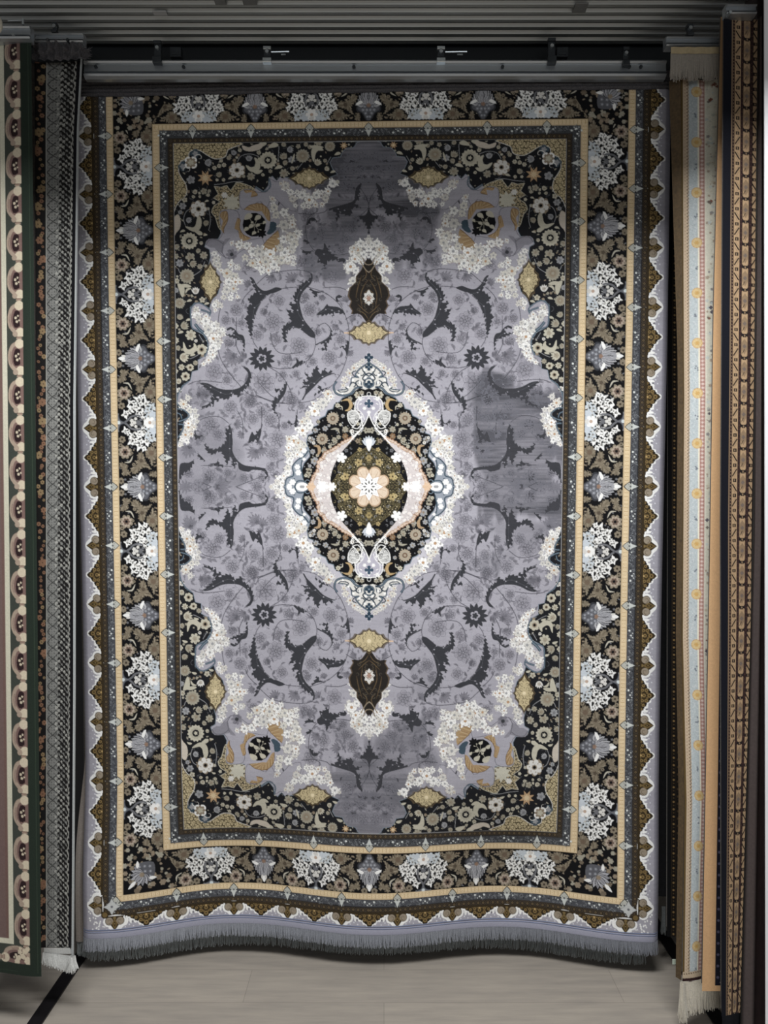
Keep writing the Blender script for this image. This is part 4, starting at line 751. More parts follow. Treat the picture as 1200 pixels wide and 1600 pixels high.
class MB:
    def __init__(s): s.v = []; s.f = []
    def box(s, x0, x1, y0, y1, z0, z1, bev=0.0):
        n = len(s.v)
        if bev <= 0:
            s.v += [(x, y, z) for x in (x0, x1) for y in (y0, y1) for z in (z0, z1)]
            s.f += [tuple(n+i for i in q) for q in ((0, 1, 3, 2), (4, 6, 7, 5), (0, 4, 5, 1), (2, 3, 7, 6), (0, 2, 6, 4), (1, 5, 7, 3))]
        else:
            b = bev
            s.extrude_x([(y0+b, z0), (y1-b, z0), (y1, z0+b), (y1, z1-b), (y1-b, z1), (y0+b, z1), (y0, z1-b), (y0, z0+b)], x0, x1)
        return s
    def extrude_x(s, prof, x0, x1):
        n = len(s.v); k = len(prof)
        s.v += [(x0, y, z) for y, z in prof]+[(x1, y, z) for y, z in prof]
        s.f += [(n+i, n+(i+1) % k, n+k+(i+1) % k, n+k+i) for i in range(k)]
        s.f += [tuple(n+i for i in range(k))[::-1], tuple(n+k+i for i in range(k))]
        return s
    def tube(s, a, b, r, k=12, r2=None):
        a = np.array(a, float); b = np.array(b, float); d = b-a; d /= np.linalg.norm(d)
        t = np.array([0, 0, 1.0]) if abs(d[2]) < .9 else np.array([1.0, 0, 0])
        p = np.cross(d, t); p /= np.linalg.norm(p); q = np.cross(d, p); n = len(s.v); r2 = r if r2 is None else r2
        for c, rr in ((a, r), (b, r2)):
            for i in range(k):
                w = 2*math.pi*i/k; s.v.append(tuple(c+p*rr*math.cos(w)+q*rr*math.sin(w)))
        s.f += [(n+i, n+(i+1) % k, n+k+(i+1) % k, n+k+i) for i in range(k)]
        s.f += [tuple(n+i for i in range(k))[::-1], tuple(n+k+i for i in range(k))]
        return s
    def blob(s, c, rx, ry, rz, k=12, wob=0.0, rs=None):
        n = len(s.v); m = k//2
        for j in range(1, m):
            ph = math.pi*j/m
            for i in range(k):
                th = 2*math.pi*i/k; w = 1+(rs.uniform(-wob, wob) if wob else 0)
                s.v.append((c[0]+rx*w*math.sin(ph)*math.cos(th), c[1]+ry*w*math.sin(ph)*math.sin(th), c[2]+rz*w*math.cos(ph)))
        s.v += [(c[0], c[1], c[2]+rz), (c[0], c[1], c[2]-rz)]
        for j in range(m-2):
            for i in range(k): s.f.append((n+j*k+i, n+(j+1)*k+i, n+(j+1)*k+(i+1) % k, n+j*k+(i+1) % k))
        t = n+(m-1)*k
        for i in range(k): s.f += [(t, n+i, n+(i+1) % k), (t+1, n+(m-2)*k+(i+1) % k, n+(m-2)*k+i)]
        return s
    def build(s, name, m, parent=None, smooth_=False):
        me = bpy.data.meshes.new(name); me.from_pydata(s.v, [], s.f); me.update()
        bm = bmesh.new(); bm.from_mesh(me); bmesh.ops.recalc_face_normals(bm, faces=bm.faces); bm.to_mesh(me); bm.free()
        return link(name, me, m, parent, smooth_)
def grid_mesh(name, P, cols=None):
    """P: rows x cols x 3 array of points -> quad mesh with a colour per knot"""
    H, W = P.shape[:2]; me = bpy.data.meshes.new(name)
    me.vertices.add(H*W); me.vertices.foreach_set('co', np.ascontiguousarray(P, np.float32).ravel())
    i = (np.arange(H-1)[:, None]*W+np.arange(W-1)[None, :]).ravel()
    q = np.stack([i, i+1, i+W+1, i+W], 1).astype(np.int32)
    me.loops.add(q.size); me.loops.foreach_set('vertex_index', q.ravel())
    me.polygons.add(len(q)); me.polygons.foreach_set('loop_start', np.arange(0, q.size, 4, dtype=np.int32))
    me.polygons.foreach_set('loop_total', np.full(len(q), 4, np.int32)); me.polygons.foreach_set('use_smooth', np.ones(len(q), bool))
    me.update(calc_edges=True)
    if cols is not None:
        ca = me.color_attributes.new('knots', 'FLOAT_COLOR', 'POINT')
        a = np.ones((H*W, 4), np.float32); a[:, :3] = cols.reshape(-1, 3); ca.data.foreach_set('color', a.ravel())
    return me
def vnoise(h, w, ny, nx, seed):
    r = np.random.default_rng(seed); g = r.random((ny+2, nx+2)); y = np.linspace(0, ny, h); x = np.linspace(0, nx, w)
    yi = y.astype(int); xi = x.astype(int); fy = (y-yi)[:, None]; fx = (x-xi)[None, :]; fy = fy*fy*(3-2*fy); fx = fx*fx*(3-2*fx)
    a = g[yi][:, xi]; b = g[yi][:, xi+1]; c = g[yi+1][:, xi]; d = g[yi+1][:, xi+1]
    return (a*(1-fx)+b*fx)*(1-fy)+(c*(1-fx)+d*fx)*fy
def fringe_mesh(edge, n, length, spread, seed, thick=.0012, bunch=0.0, y_out=0.0):
    """strands hanging from points edge(t), t 0..1; every strand a thin tapering prism"""
    rs = random.Random(seed); V = []; Fc = []
    for i in range(n):
        t = (i+rs.random()*.8)/n; p = np.array(edge(t), float); L = length(t)*rs.uniform(.86, 1.06)
        sw = rs.uniform(-spread, spread)+bunch*math.sin(i*.9)*spread; fw = rs.uniform(-.006, .006)+y_out
        k = len(V); w = thick*rs.uniform(.8, 1.5)
        for s_, f_ in ((0, 1.0), (.5, 1.1), (1, .5)):
            c = p+np.array([sw*s_*s_, fw*s_, -L*s_])
            for a in (0, 2.1, 4.2): V.append((c[0]+w*f_*math.cos(a), c[1]+w*f_*math.sin(a), c[2]))
        for j in (0, 3):
            for a in range(3): Fc.append((k+j+a, k+j+(a+1) % 3, k+j+3+(a+1) % 3, k+j+3+a))
        Fc.append((k+6, k+7, k+8))
    me = bpy.data.meshes.new('fringe'); me.from_pydata(V, [], Fc); me.update(); return me

# ------------------------------------------------------------------ materials
M_WOV = woven_mat('woven pile')
M_ALU = mat('aluminium rail', (.50, .53, .56), .36, .85, .12, 60, 0, (.02, 1, 1))
M_TRK = mat('ceiling track aluminium', (.44, .455, .45), .38, .92, .10, 50, 0, (.03, 1, 1))
M_DRK = mat('dark steel', (.035, .04, .045), .5, .4, .2, 60)
M_BLT = mat('zinc bolt', (.62, .66, .68), .3, .9, .08, 90)
M_HEM = mat('charcoal binding cloth', (.075, .070, .074), .9, 0, .35, 240, .4)
M_FRG = mat('grey fringe yarn', (.25, .26, .29), .85, 0, .18, 300)
M_FRD = mat('dark grey fringe yarn', (.20, .215, .215), .85, 0, .25, 300)
M_FRW = mat('cream fringe yarn', (.62, .58, .50), .85, 0, .12, 260)
M_FRW2 = mat('silver fringe yarn', (.48, .48, .46), .85, 0, .15, 260)
M_BACK = mat('rug backing', (.12, .11, .10), .9, 0, .2, 150)
M_GREEN = mat('dark green edge cloth', (.018, .030, .020), .85, 0, .2, 300, .2)
M_BEIGE = mat('beige edge cloth', (.33, .29, .26), .85, 0, .12, 200)

# ------------------------------------------------------------------ the setting
def structure(o): o['kind'] = 'structure'; return o
def floor_mat():
    m = bpy.data.materials.new('laminate planks'); m.use_nodes = True; nt = m.node_tree; b = nt.nodes['Principled BSDF']; N = nt.nodes.new
    tc = N('ShaderNodeTexCoord'); br = N('ShaderNodeTexBrick'); br.offset = .37
    for k, v in (('Scale', 1.0), ('Brick Width', 1.28), ('Row Height', .192), ('Mortar Size', .0012), ('Mortar Smooth', .3)): br.inputs[k].default_value = v
    br.inputs['Color1'].default_value = (.300, .270, .235, 1); br.inputs['Color2'].default_value = (.325, .292, .252, 1); br.inputs['Mortar'].default_value = (.22, .195, .17, 1)
    mp = N('ShaderNodeMapping'); mp.inputs['Scale'].default_value = (1.2, 16, 1); nz = N('ShaderNodeTexNoise'); nz.inputs['Scale'].default_value = 3; nz.inputs['Detail'].default_value = 8; nz.inputs['Roughness'].default_value = .62
    mp.inputs['Scale'].default_value = (1.4, 11, 1)
    nt.links.new(tc.outputs['Object'], br.inputs['Vector']); nt.links.new(tc.outputs['Object'], mp.inputs[0]); nt.links.new(mp.outputs[0], nz.inputs['Vector'])
    rp = N('ShaderNodeValToRGB'); rp.color_ramp.elements[0].position = .3; rp.color_ramp.elements[0].color = (.80, .80, .81, 1); rp.color_ramp.elements[1].position = .68; rp.color_ramp.elements[1].color = (1.06, 1.05, 1.03, 1)
    nt.links.new(nz.outputs['Fac'], rp.inputs[0]); mx = N('ShaderNodeMix'); mx.data_type = 'RGBA'; mx.blend_type = 'MULTIPLY'; mx.inputs[0].default_value = 1
    nt.links.new(br.outputs['Color'], mx.inputs[6]); nt.links.new(rp.outputs[0], mx.inputs[7]); nt.links.new(mx.outputs[2], b.inputs['Base Color'])
    b.inputs['Roughness'].default_value = .48
    return m
structure(MB().box(-3, 3, -5, 3.6, -.05, 0).build('floor', floor_mat()))
structure(MB().box(-3, 3, 3.5, 3.6, 0, 4.8).build('wall_back', mat('dark back wall', (.06, .06, .065), .9, 0, .1, 5)))
structure(MB().box(-3.1, -3, -5, 3.6, 0, 4.8).build('wall_left', mat('left shop wall', (.35, .35, .35), .9, 0, .05, 5)))
M_WHT = mat('white painted wall', (.78, .77, .78), .7, 0, .03, 12)
structure(MB().box(3, 3.1, -5, 3.6, 0, 4.8).build('wall_right', mat('right shop wall', (.35, .35, .35), .9, 0, .05, 5)))
structure(MB().box(-3.1, 3.1, -5, 3.6, 4.7, 4.8).build('ceiling', mat('ceiling paint', (.2, .2, .2), .9, 0, .05, 5)))
# white pier at the right edge of the photo, with the dark wooden jamb behind it
pa, pb = at(1191.0, 4, 2.34), at(1197.0, 1596, 2.34)
def lean_box(name, xt, xb, w, y0, y1, z0, z1, m):
    b = MB(); V = [(xb, y0, z0), (xb+w, y0, z0), (xb+w, y1, z0), (xb, y1, z0), (xt, y0, z1), (xb+w, y0, z1), (xb+w, y1, z1), (xt, y1, z1)]
    b.v += V; b.f += [(0, 1, 2, 3), (4, 7, 6, 5), (0, 4, 5, 1), (1, 5, 6, 2), (2, 6, 7, 3), (3, 7, 4, 0)]; return b.build(name, m)
structure(lean_box('trim_white_pier', pa[0], pb[0], .5, 2.34, 2.344, 0, 4.7, M_WHT))
ja, jb = at(1184, 4, 2.46), at(1178, 1596, 2.46)
structure(lean_box('trim_dark_jamb', ja[0], jb[0], .5, 2.46, 2.56, 0, 4.7, mat('dark maroon wood', (.022, .013, .013), .5, 0, .3, 30, 0, (8, 1, 1))))
# black floor profiles running back under the rugs
M_STRIP = mat('black floor profile', (.006, .005, .006), .4, 0, .2, 20)
structure(MB().box(-1.145, -1.098, 1.5, 3.45, 0, .006).build('trim_floor_profile_left', M_STRIP))
structure(MB().box(1.058, 1.105, 1.5, 3.45, 0, .006).build('trim_floor_profile_right', M_STRIP))

# ------------------------------------------------------------------ ceiling tracks
ZT = CAMZ+1.595
ordin = ['first', 'second', 'third', 'fourth', 'fifth', 'sixth', 'seventh', 'eighth', 'ninth', 'tenth', 'eleventh', 'twelfth']
PT = .0392
def track_profile(y, w=PT):
    z = ZT; return [(y, z+.05), (y, z+.004), (y+.003, z), (y+w*.18, z-.006), (y+w*.42, z-.0085), (y+w*.66, z-.006), (y+w*.80, z-.001), (y+w*.80, z+.004), (y+w*.80, z+.018), (y+w*.93, z+.018), (y+w*.93, z+.05)]
NT = 24
bank = MB()
for i in range(8, NT): bank.extrude_x(track_profile(2.775-PT*(i+1)), -1.9, 1.75)
structure(bank.build('trim_track_bank', M_TRK))
for i in range(8):
    y = 2.775-PT*(i+1)
    o = MB().extrude_x(track_profile(y), -1.9, 1.75).build('ceiling_track', M_TRK)
    if i < 8: tag(o, 'long ribbed aluminium ceiling track, %s of the parallel rows counted upward from the hanging rail' % ordin[i], 'ceiling track', 'parallel ceiling tracks')
structure(MB().box(-1.9, 1.75, 2.775-PT*NT, 2.80, ZT+.05, ZT+.09).build('trim_track_board', mat('track board', (.05, .05, .05), .8)))
# small plates clipped under the tracks
M_PLT = mat('dull grey plate', (.17, .17, .165), .6, .2, .1, 80)
for px, py, w, h, m, lb in ((250, 20.5, 21, 7, mat('grey tape', (.35, .35, .35), .7), 'small pale grey plate stuck under the tracks at upper left'), (907, 12.5, 20, 15, M_PLT, 'small dark square plate clipped under the tracks at upper right'),
                        (344, 3.5, 17, 9, M_PLT, 'dark clip at the top edge, left of its twin'), (390, 3.5, 21, 9, M_PLT, 'dark clip at the top edge, right of its twin')):
    k = (ZT-.012-CAMZ)/(ray(px, py)[2]); p = np.array([0, 0, CAMZ])+ray(px, py)*k
    W = w*p[1]/FPX/2; D_ = h*p[1]*p[1]/FPX/(ZT-CAMZ)/2
    b = MB().box(p[0]-W, p[0]+W, p[1]-D_, p[1]+D_, ZT-.013, ZT-.0095, .0012)
    o = b.build('track_plate', m); tag(o, lb, 'plate', 'plates under the tracks')

# ------------------------------------------------------------------ the big rug
YR = 2.668                                    # front face of the big rug's rail
def sstep(x): x = np.clip(x, 0, 1); return x*x*(3-2*x)
VTOP, VBOT = 619.0, -690.0
def main_surface(u, v, back=0.0):
    """world position of a knot at pattern place (u, v)"""
    u = np.asarray(u, float); v = np.asarray(v, float); vp = v-SAG*v*v
    P = RC+u[..., None]*UNIT*RX+vp[..., None]*UNIT*RU
    env = sstep((-v-430)/215)
    wave = -.070*env*(.5-.5*np.cos(2*np.pi*u/432))*np.where(np.abs(u) > 432, 0, 1)+env*(.045*sstep((-u-250)/200)+.016*sstep((u-250)/200))
    # gentle drape everywhere
    env2 = sstep((-v+200)/600); wave = wave+.008*env2*np.sin(u/70.0+.6)*(1-env*.7)
    wave = wave+.006*np.sin(v/160.)*(np.abs(u)/460)**2
    curl = .020*np.clip((np.abs(u)-448)/12, 0, 1)**2
    P[..., 1] += -wave+curl+back
    return P
def weave():
    q = 2.4; c = weave_main(q, INV); k = 2
    qd = q/k; Q4 = c.down(k)                       # rows v=0.. , cols u=0..
    Hh, Wh = Q4.shape[:2]
    top = Q4[:int(VTOP*qd)][::-1]; bot = Q4[1:]
    right = np.concatenate([top, bot], 0)          # top row first
    full = np.concatenate([right[:, ::-1][:, :-1], right], 1)
    H, W = full.shape[:2]
    v = np.concatenate([(np.arange(top.shape[0])[::-1]+.5)/qd, -(np.arange(1, Hh)+.5)/qd])
    u = np.concatenate([-(np.arange(Wh)[::-1][:-1]+.5)/qd, (np.arange(Wh)+.5)/qd])
    U, V = np.meshgrid(u, v)
    # abrash: the washed, unevenly dyed ground; it belongs to the weave and is not symmetric
    n1 = vnoise(H, W, 26, 17, 1); n2 = vnoise(H, W, 90, 14, 2); n3 = vnoise(H, W, 700, 30, 3); n4 = vnoise(H, W, 12, 150, 4)
    def box_(u0, u1, v0, v1, s, a):
        e = (n1-.5)*46+(n4-.5)*22+(n2-.5)*14
        return a*sstep((U-u0+e)/s)*sstep((u1-U+e)/s)*sstep((V-v0+e)/s)*sstep((v1-V+e)/s)
    ab = np.zeros((H, W))
    for t in ((-78, 78, 405, 560, 12, .80), (-110, 118, 330, 450, 26, .62), (-60, 60, 300, 560, 20, .25), (-140, 150, 390, 430, 24, .3),
              (150, 318, -66, 182, 22, .74), (165, 330, -130, -30, 24, .35), (120, 240, 40, 130, 24, .3), (-315, -200, -90, 140, 30, .32), (-300, -230, 60, 180, 20, .28),
              (-80, 80, -560, -420, 14, .62), (-20, 110, -470, -350, 24, .5), (-70, 0, -420, -350, 26, .3), (60, 130, -330, -250, 20, .22), (190, 310, 160, 230, 24, .2)):
        ab = np.maximum(ab, box_(*t))
    ab = np.clip(ab*(1+.6*(n2-.5)+.5*(n3-.5)+.5*(n1-.5)), 0, 1)+.10*(n2-.45)*(n1 > .4)
    ab = np.clip(ab, 0, 1)*full[..., 3]
    rgb = full[..., :3].astype(float); L0 = float(LAV.mean()); lum = rgb.mean(-1)
    t = np.clip((L0-lum)/L0, 0, 1)
    dark = lin((84, 84, 92)); gain = 1+np.where(t < .62, 1.3*t, (1-(t-.62)/.38)*.8-1)*1.0
    gain = np.where(t < .62, 1+1.25*t, .55)
    tgt = dark[None, None]*gain[..., None]
    rgb = rgb*(1-ab[..., None])+tgt*ab[..., None]
    st = (1+.10*(n3-.5)+.10*(n1-.5)+.06*(vnoise(H, W, 500, 380, 9)-.5)); rgb *= st[..., None]
    g_ = rgb.mean(-1, keepdims=True); rgb = g_+(rgb-g_)*.86
    return U, V, np.clip(rgb, 0, 1)
U_, V_, RGB_ = weave()
big = empty('hanging_rug', rug_pt(0, -690), 'large grey and lavender medallion rug with black floral borders, hung flat in the middle', 'rug')
link('pile', grid_mesh('pile', main_surface(U_, V_), RGB_), M_WOV, big)
uu, vv = np.meshgrid(np.linspace(-458, 458, 160), np.linspace(VTOP, VBOT+1, 180))
link('backing', grid_mesh('backing', main_surface(uu, vv, .007)), M_BACK, big)
# dark binding folded over the top, above the pattern
uu, vv = np.meshgrid(np.linspace(-462, 462, 260), np.linspace(647.5, 617, 26))
P = main_surface(uu, vv, -.004); r_ = np.random.default_rng(4)
P[..., 1] += .0025*np.sin(vv*1.1)+.0012*r_.standard_normal(uu.shape); P[-1, :, 2] += .006*vnoise(2, 260, 1, 40, 5)[0]-.004
tag(link('top_binding', grid_mesh('top_binding', P), M_HEM, big), 'charcoal cloth binding under the rail')
# hem bands: woven end strip, blue-grey cord lines
def strip(name, v0, v1, m, off, parent, lab=None, x0=-459, x1=459):
    uu, vv = np.meshgrid(np.linspace(x0, x1, 240), np.linspace(v0, v1, 5)); P = main_surface(uu, vv, off)
    P[1:4, :, 1] -= .0012; return link(name, grid_mesh(name, P), m, parent)
M_HEML = mat('lavender hem weave', tuple(lin((158, 158, 174))), .8, 0, .08, 300); M_CORD = mat('blue grey cord', tuple(lin((108, 116, 140))), .8, 0, .1, 300)
strip('hem_cord', -685.5, -687.0, M_CORD, -.0016, big); strip('hem_cord', -689.0, -690.6, M_CORD, -.0016, big); strip('hem_band', -687, -700, M_HEML, -.001, big)
fr = link('fringe', fringe_mesh(lambda t: main_surface(-459+918*t, -699.0, -.001), 2300, lambda t: .046, .006, 3, .0013, .3), M_FRG, big); fr['kind'] = 'stuff'; fr['label'] = 'grey fringe along the bottom edge'

# second rug hung back to back with it
def back_surface(u, v, back=0.0):
    P = main_surface(np.asarray(u, float)*1.0-2, v, .034+back); return P
bk = empty('hanging_rug', back_surface(0, -700), 'rug hung behind the large medallion rug, only its beige edge and dark fringe showing', 'rug')
uu, vv = np.meshgrid(np.linspace(-466, 444, 160), np.linspace(600, -718, 180)); link('backing', grid_mesh('backing', back_surface(uu, vv)), M_BACK, bk)
uu, vv = np.meshgrid(np.linspace(-475, -463, 6), np.linspace(-260, -715, 80)); P = back_surface(uu, vv, -.012); P[:, :, 1] += .006*np.abs(np.linspace(-1, 1, 6))[None, :]
# the beige edge turns out towards the hem
P[..., 0] += (.040*(1-sstep((-vv-330)/260)))
tag(link('turned_edge', grid_mesh('turned_edge', P), M_BEIGE, bk, True), 'beige turned edge')
fr = link('fringe', fringe_mesh(lambda t: back_surface(-474+918*t, -714.0, -.004), 1700, lambda t: .058+.006*math.sin(t*9), .007, 5, .0014, .4), M_FRD, bk); fr['kind'] = 'stuff'

# ------------------------------------------------------------------ rails
def rail(name, px0, px1, py0, py1, depth, label, group, bind=0.0):
    a, b = at(px0, py1, depth), at(px1, py0, depth); x0, x1, z0, z1 = a[0], b[0], a[2], b[2]; h = z1-z0; y = depth
    pr = [(y+.030, z1), (y+.008, z1), (y, z1-.06*h), (y-.006, z1-.16*h), (y-.002, z1-.24*h), (y+.003, z1-.28*h), (y+.001, z1-.66*h), (y-.004, z1-.70*h), (y+.010, z1-.74*h), (y+.010, z1-.80*h), (y-.005, z1-.83*h), (y-.001, z1-.93*h), (y+.012, z0), (y+.030, z0)]
    r = empty(name, ((x0+x1)/2, y, z0), label, 'rail', group)
    MB().extrude_x(pr, x0, x1).build('profile', M_ALU, r); return r, x0, x1, z0, z1, y
r, x0, x1, z0, z1, y = rail('rug_rail', 131, 1041, 92, 121, YR, 'long grooved aluminium rail that carries the large medallion rug', 'hanging rails')
for px in (150, 287, 553, 785, 983, 1001):
    p = at(px, 105, y); MB().tube((p[0], y-.005, p[2]), (p[0], y+.004, p[2]), .0055, 10).build('screw', M_DRK, r)
def hanger(px, py0, py1, depth, label, bright, rod=0, w=6.5):
    a, b = at(px, py1, depth), at(px, py0, depth); x = a[0]; z0, z1 = a[2], b[2]; W = w*depth/FPX
    h = empty('rail_hanger', (x, depth, z0), label, 'hanger', 'rail hangers')
    MB().box(x-W, x+W, depth-.010, depth+.012, z0, z0+(z1-z0)*.30, .002).build('clamp', M_BLT if bright else M_DRK, h)
    pl = MB().box(x-W*.8, x+W*.8, depth+.002, depth+.010, z0+(z1-z0)*.25, z1, .0).build('plate', M_DRK, h)
    bo = MB().tube((x, depth-.008, z0+(z1-z0)*.72), (x, depth+.004, z0+(z1-z0)*.72), .006, 8).build('bolt', M_BLT, h); bo.parent = pl
    MB().box(x-W*.9, x+W*.9, depth-.006, depth+.014, z1-.006, z1+.004, .001).build('carriage', M_BLT if bright else M_DRK, h)
    if rod:
        L = rod*depth/FPX; ro = MB().tube((x+W, depth-.004, z0+(z1-z0)*.70), (x+W+L, depth-.004, z0+(z1-z0)*.72), .0028, 8).build('locking_rod', M_BLT, h)
        MB().box(x+W+L*.55, x+W+L*.8, depth-.006, depth-.002, z0+(z1-z0)*.50, z0+(z1-z0)*.56).build('rod_clip', M_BLT, h).parent = ro
    return h
YH = YR+.012
hanger(417.5, 75, 99, YH-.02, 'bright rail hanger with a locking rod, left of the middle', True, 28)
hanger(689, 75, 99, YH-.02, 'bright rail hanger with a locking rod, right of the middle', True, 34)
hanger(246, 66, 100, YH-.02, 'dull rail hanger nearest the left end of the long rail', False, 0)
hanger(862, 62, 100, YH-.02, 'dull rail hanger between the bright right one and the rail end', False, 0)
hanger(978, 76, 104, YH-.02, 'small dull rail hanger nearest the right end of the long rail', False, 0, 5)
for px, lb in ((274, 'dark stop block beside the leftmost rail hanger'), (879, 'dark stop block beside the right dull rail hanger')):
    a, b = at(px, 88, YH), at(px, 73, YH); o = MB(); W = .018
    o.box(a[0]-W, a[0]+W, YH, YH+.03, a[2], b[2], .002).box(a[0]-W*.7, a[0]+W*.7, YH-.003, YH+.001, a[2]+.005, a[2]+.012, .001)
    tag(o.build('stop_block', M_DRK), lb, 'stop block', 'stop blocks over the long rail')
# dark slot beam between tracks and rail
structure(MB().box(-1.9, 1.75, 2.79, 2.83, CAMZ+1.40, ZT+.05).build('trim_slot', mat('dark slot', (.006, .008, .010), .6)))

# ------------------------------------------------------------------ side rugs
def side_rug(name, label, canvas_fn, W, H, depth, px_of, py0, py1, parent_group, cat='rug', q=1.0, bend=0.0, yfun=None, backing=True, under=0.0):
    """px_of(s, t): photo column at across-fraction s and down-fraction t when seen straight on; canvas W x H"""
    c = canvas_fn(W, H, 2*q); Q4 = c.down(2); h, w = Q4.shape[:2]
    s = (np.arange(w)+.5)/w; t = (np.arange(h)+.5)/h; S, T = np.meshgrid(s, t)
    zt, zb = at(600, py0, depth)[2], at(600, py1, depth)[2]
    X = (px_of(S, T)-600)/FPX*depth; Y = np.full_like(X, depth)+(yfun(S, T) if yfun else 0); Z = zt+(zb-zt)*T
    # keep the silhouette honest when the cloth swings nearer or farther
    P = np.stack([X, Y, Z], -1)
    o = empty(name, (X[-1].mean(), depth, zb), label, cat, parent_group)
    link('pile', grid_mesh('pile', P, np.clip(Q4[..., :3]*(1+.12*(vnoise(h, w, h//2, max(w//2, 2), 3)-.5))[..., None], 0, 1)), M_WOV, o)
    if backing:
        k = max(1, h//90); Pb = P[::k, ::max(1, w//10)].copy(); Pb[..., 1] += .008; Pb[:, 0, 0] -= under; link('backing', grid_mesh('backing', Pb), M_BACK, o)
    return o, P
def lerp(a, b, t): return a+(b-a)*t
# -- leftmost: beige scrolls on mauve with a dark green edge
def cv_scroll(W, H, q):
    # canvas x: 0..130 where 70 is the photo's left edge at mid height
    c = Cloth(W, H, q, tuple(lin((112, 88, 82)))); E = W
    MAU = lin((112, 92, 88)); BG = lin((62, 66, 60)); BE = lin((206, 193, 170)); BE2 = lin((168, 150, 134)); MAR = lin((42, 26, 28)); GRN = lin((34, 44, 36)); CR = lin((206, 202, 182))
    c.poly([(0, 0), (E-60, 0), (E-60, H), (0, H)], MAU)
    for x0, x1 in ((0, 30), (40, 44)):
        c.poly([(x0, 0), (x1, 0), (x1, H), (x0, H)], lin((150, 128, 118)))
    c.poly([(E-55, 0), (E-46.5, 0), (E-46.5, H-48), (E-55, H-48)], CR)
    c.poly([(0, H-56), (E-46.5, H-56), (E-46.5, H-48), (0, H-48)], CR)
    c.poly([(E-46.5, 0), (E-18, 0), (E-18, H), (E-46.5, H)], BG)
    c.poly([(0, H-48), (E-24, H-48), (E-24, H), (0, H)], BG)
    def scr(T):
        q_ = lambda P: [T(a, b) for a, b in P]
        c.poly(q_([(-1, 10), (14, 6), (14, 50), (-1, 46), (-9, 40), (-11, 28), (-9, 16)]), lin((122, 98, 92)), sm=2)
        c.line(q_([(8, 4), (-4, 9), (-9, 22), (-8, 36), (0, 46), (9, 49)]), 6.0, BE2, sm=5); c.line(q_([(-7, 18), (-8.5, 28), (-6, 38)]), 1.6, lin((140, 118, 108)))
        c.poly(q_([(1, 14), (9, 16), (8, 28), (9, 38), (0, 40), (-3, 28)]), MAR, sm=2)
        for a, b, r in ((2, 25, 2.4), (6, 22, 1.8), (4, 31, 2.4), (8, 29, 1.6)): c.bloom(*T(a, b), r, 5, BE, 0, .4)
        c.dot(*T(8, 6), 7.6, BE); c.dot(*T(9.5, 48), 7.6, BE); c.dot(*T(1, 50), 4.5, BE2)
        c.poly(q_([(3, 54), (12, 54), (10, 60), (12, 65), (3, 65), (5, 60)]), lin((140, 118, 104))); c.line(q_([(3, 57), (12, 57)]), 1.2, BE2, sm=0); c.line(q_([(3, 62), (12, 62)]), 1.2, BE2, sm=0)
    n = int((H-50)/59.4)
    y0 = H-50-59.4*n
    for i in range(n+1): scr(lambda a, b, i=i: (E-33+a, y0-59.4+59.4*i+b+6))
    for i in range(4): scr(lambda a, b, i=i: (E-68-59.4*i+b, H-38+a+4))
    # corner piece
    for a, b, r in ((-32, -40, 5), (-28, -26, 6), (-41, -38, 4), (-44, -28, 5), (-36, -32, 5), (-46, -22, 5), (-27, -44, 4), (-40, -44, 3)): c.bloom(E+a+5, H+b+1, r, 5, BE, 0, .3)
    c.poly([(E-19, 0), (E, 0), (E, H), (E-19, H)], GRN); c.poly([(0, H-19), (E, H-19), (E, H), (0, H)], GRN)
    c.line([(E-6, 0), (E-6, H-6), (0, H-6)], .8, lin((52, 64, 52)), sm=0)
    return c
o, P = side_rug('hanging_rug', 'dark green edged rug with beige scroll border, hung at the far left edge', cv_scroll, 122, 1462, 2.55,
                lambda s, t: lerp(-68+121.5*s, -54+120*s, t), 63, 1523, 'rugs hung at the sides', q=1.1, yfun=lambda s, t: .012*np.sin(s*5))
r, x0, x1, z0, z1, y = rail('rug_rail', -80, 47, 39, 62, 2.52, 'short dark rail over the green edged rug at upper left', 'hanging rails')
p = at(21, 55, 2.515); MB().tube((p[0], 2.51, p[2]), (p[0], 2.53, p[2]), .004, 8).build('screw', M_BLT, r)
p = at(36, 29, 2.53); o = MB().tube((p[0], 2.53, p[2]), (p[0], 2.53, p[2]-.02), .004, 8).tube((p[0]-.05, 2.535, p[2]-.004), (p[0], 2.535, p[2]-.002), .002, 6); tag(o.build('track_pin', M_BLT), 'tiny bright pin above the short rail at upper left', 'pin')
p = at(-2, 39, 2.40); tag(MB().blob(p, .011, .011, .024, 14).build('cream_knob', mat('cream plastic', (.6, .56, .46), .5), None, True), 'cream rounded knob cut by the left edge of the photo', 'knob')

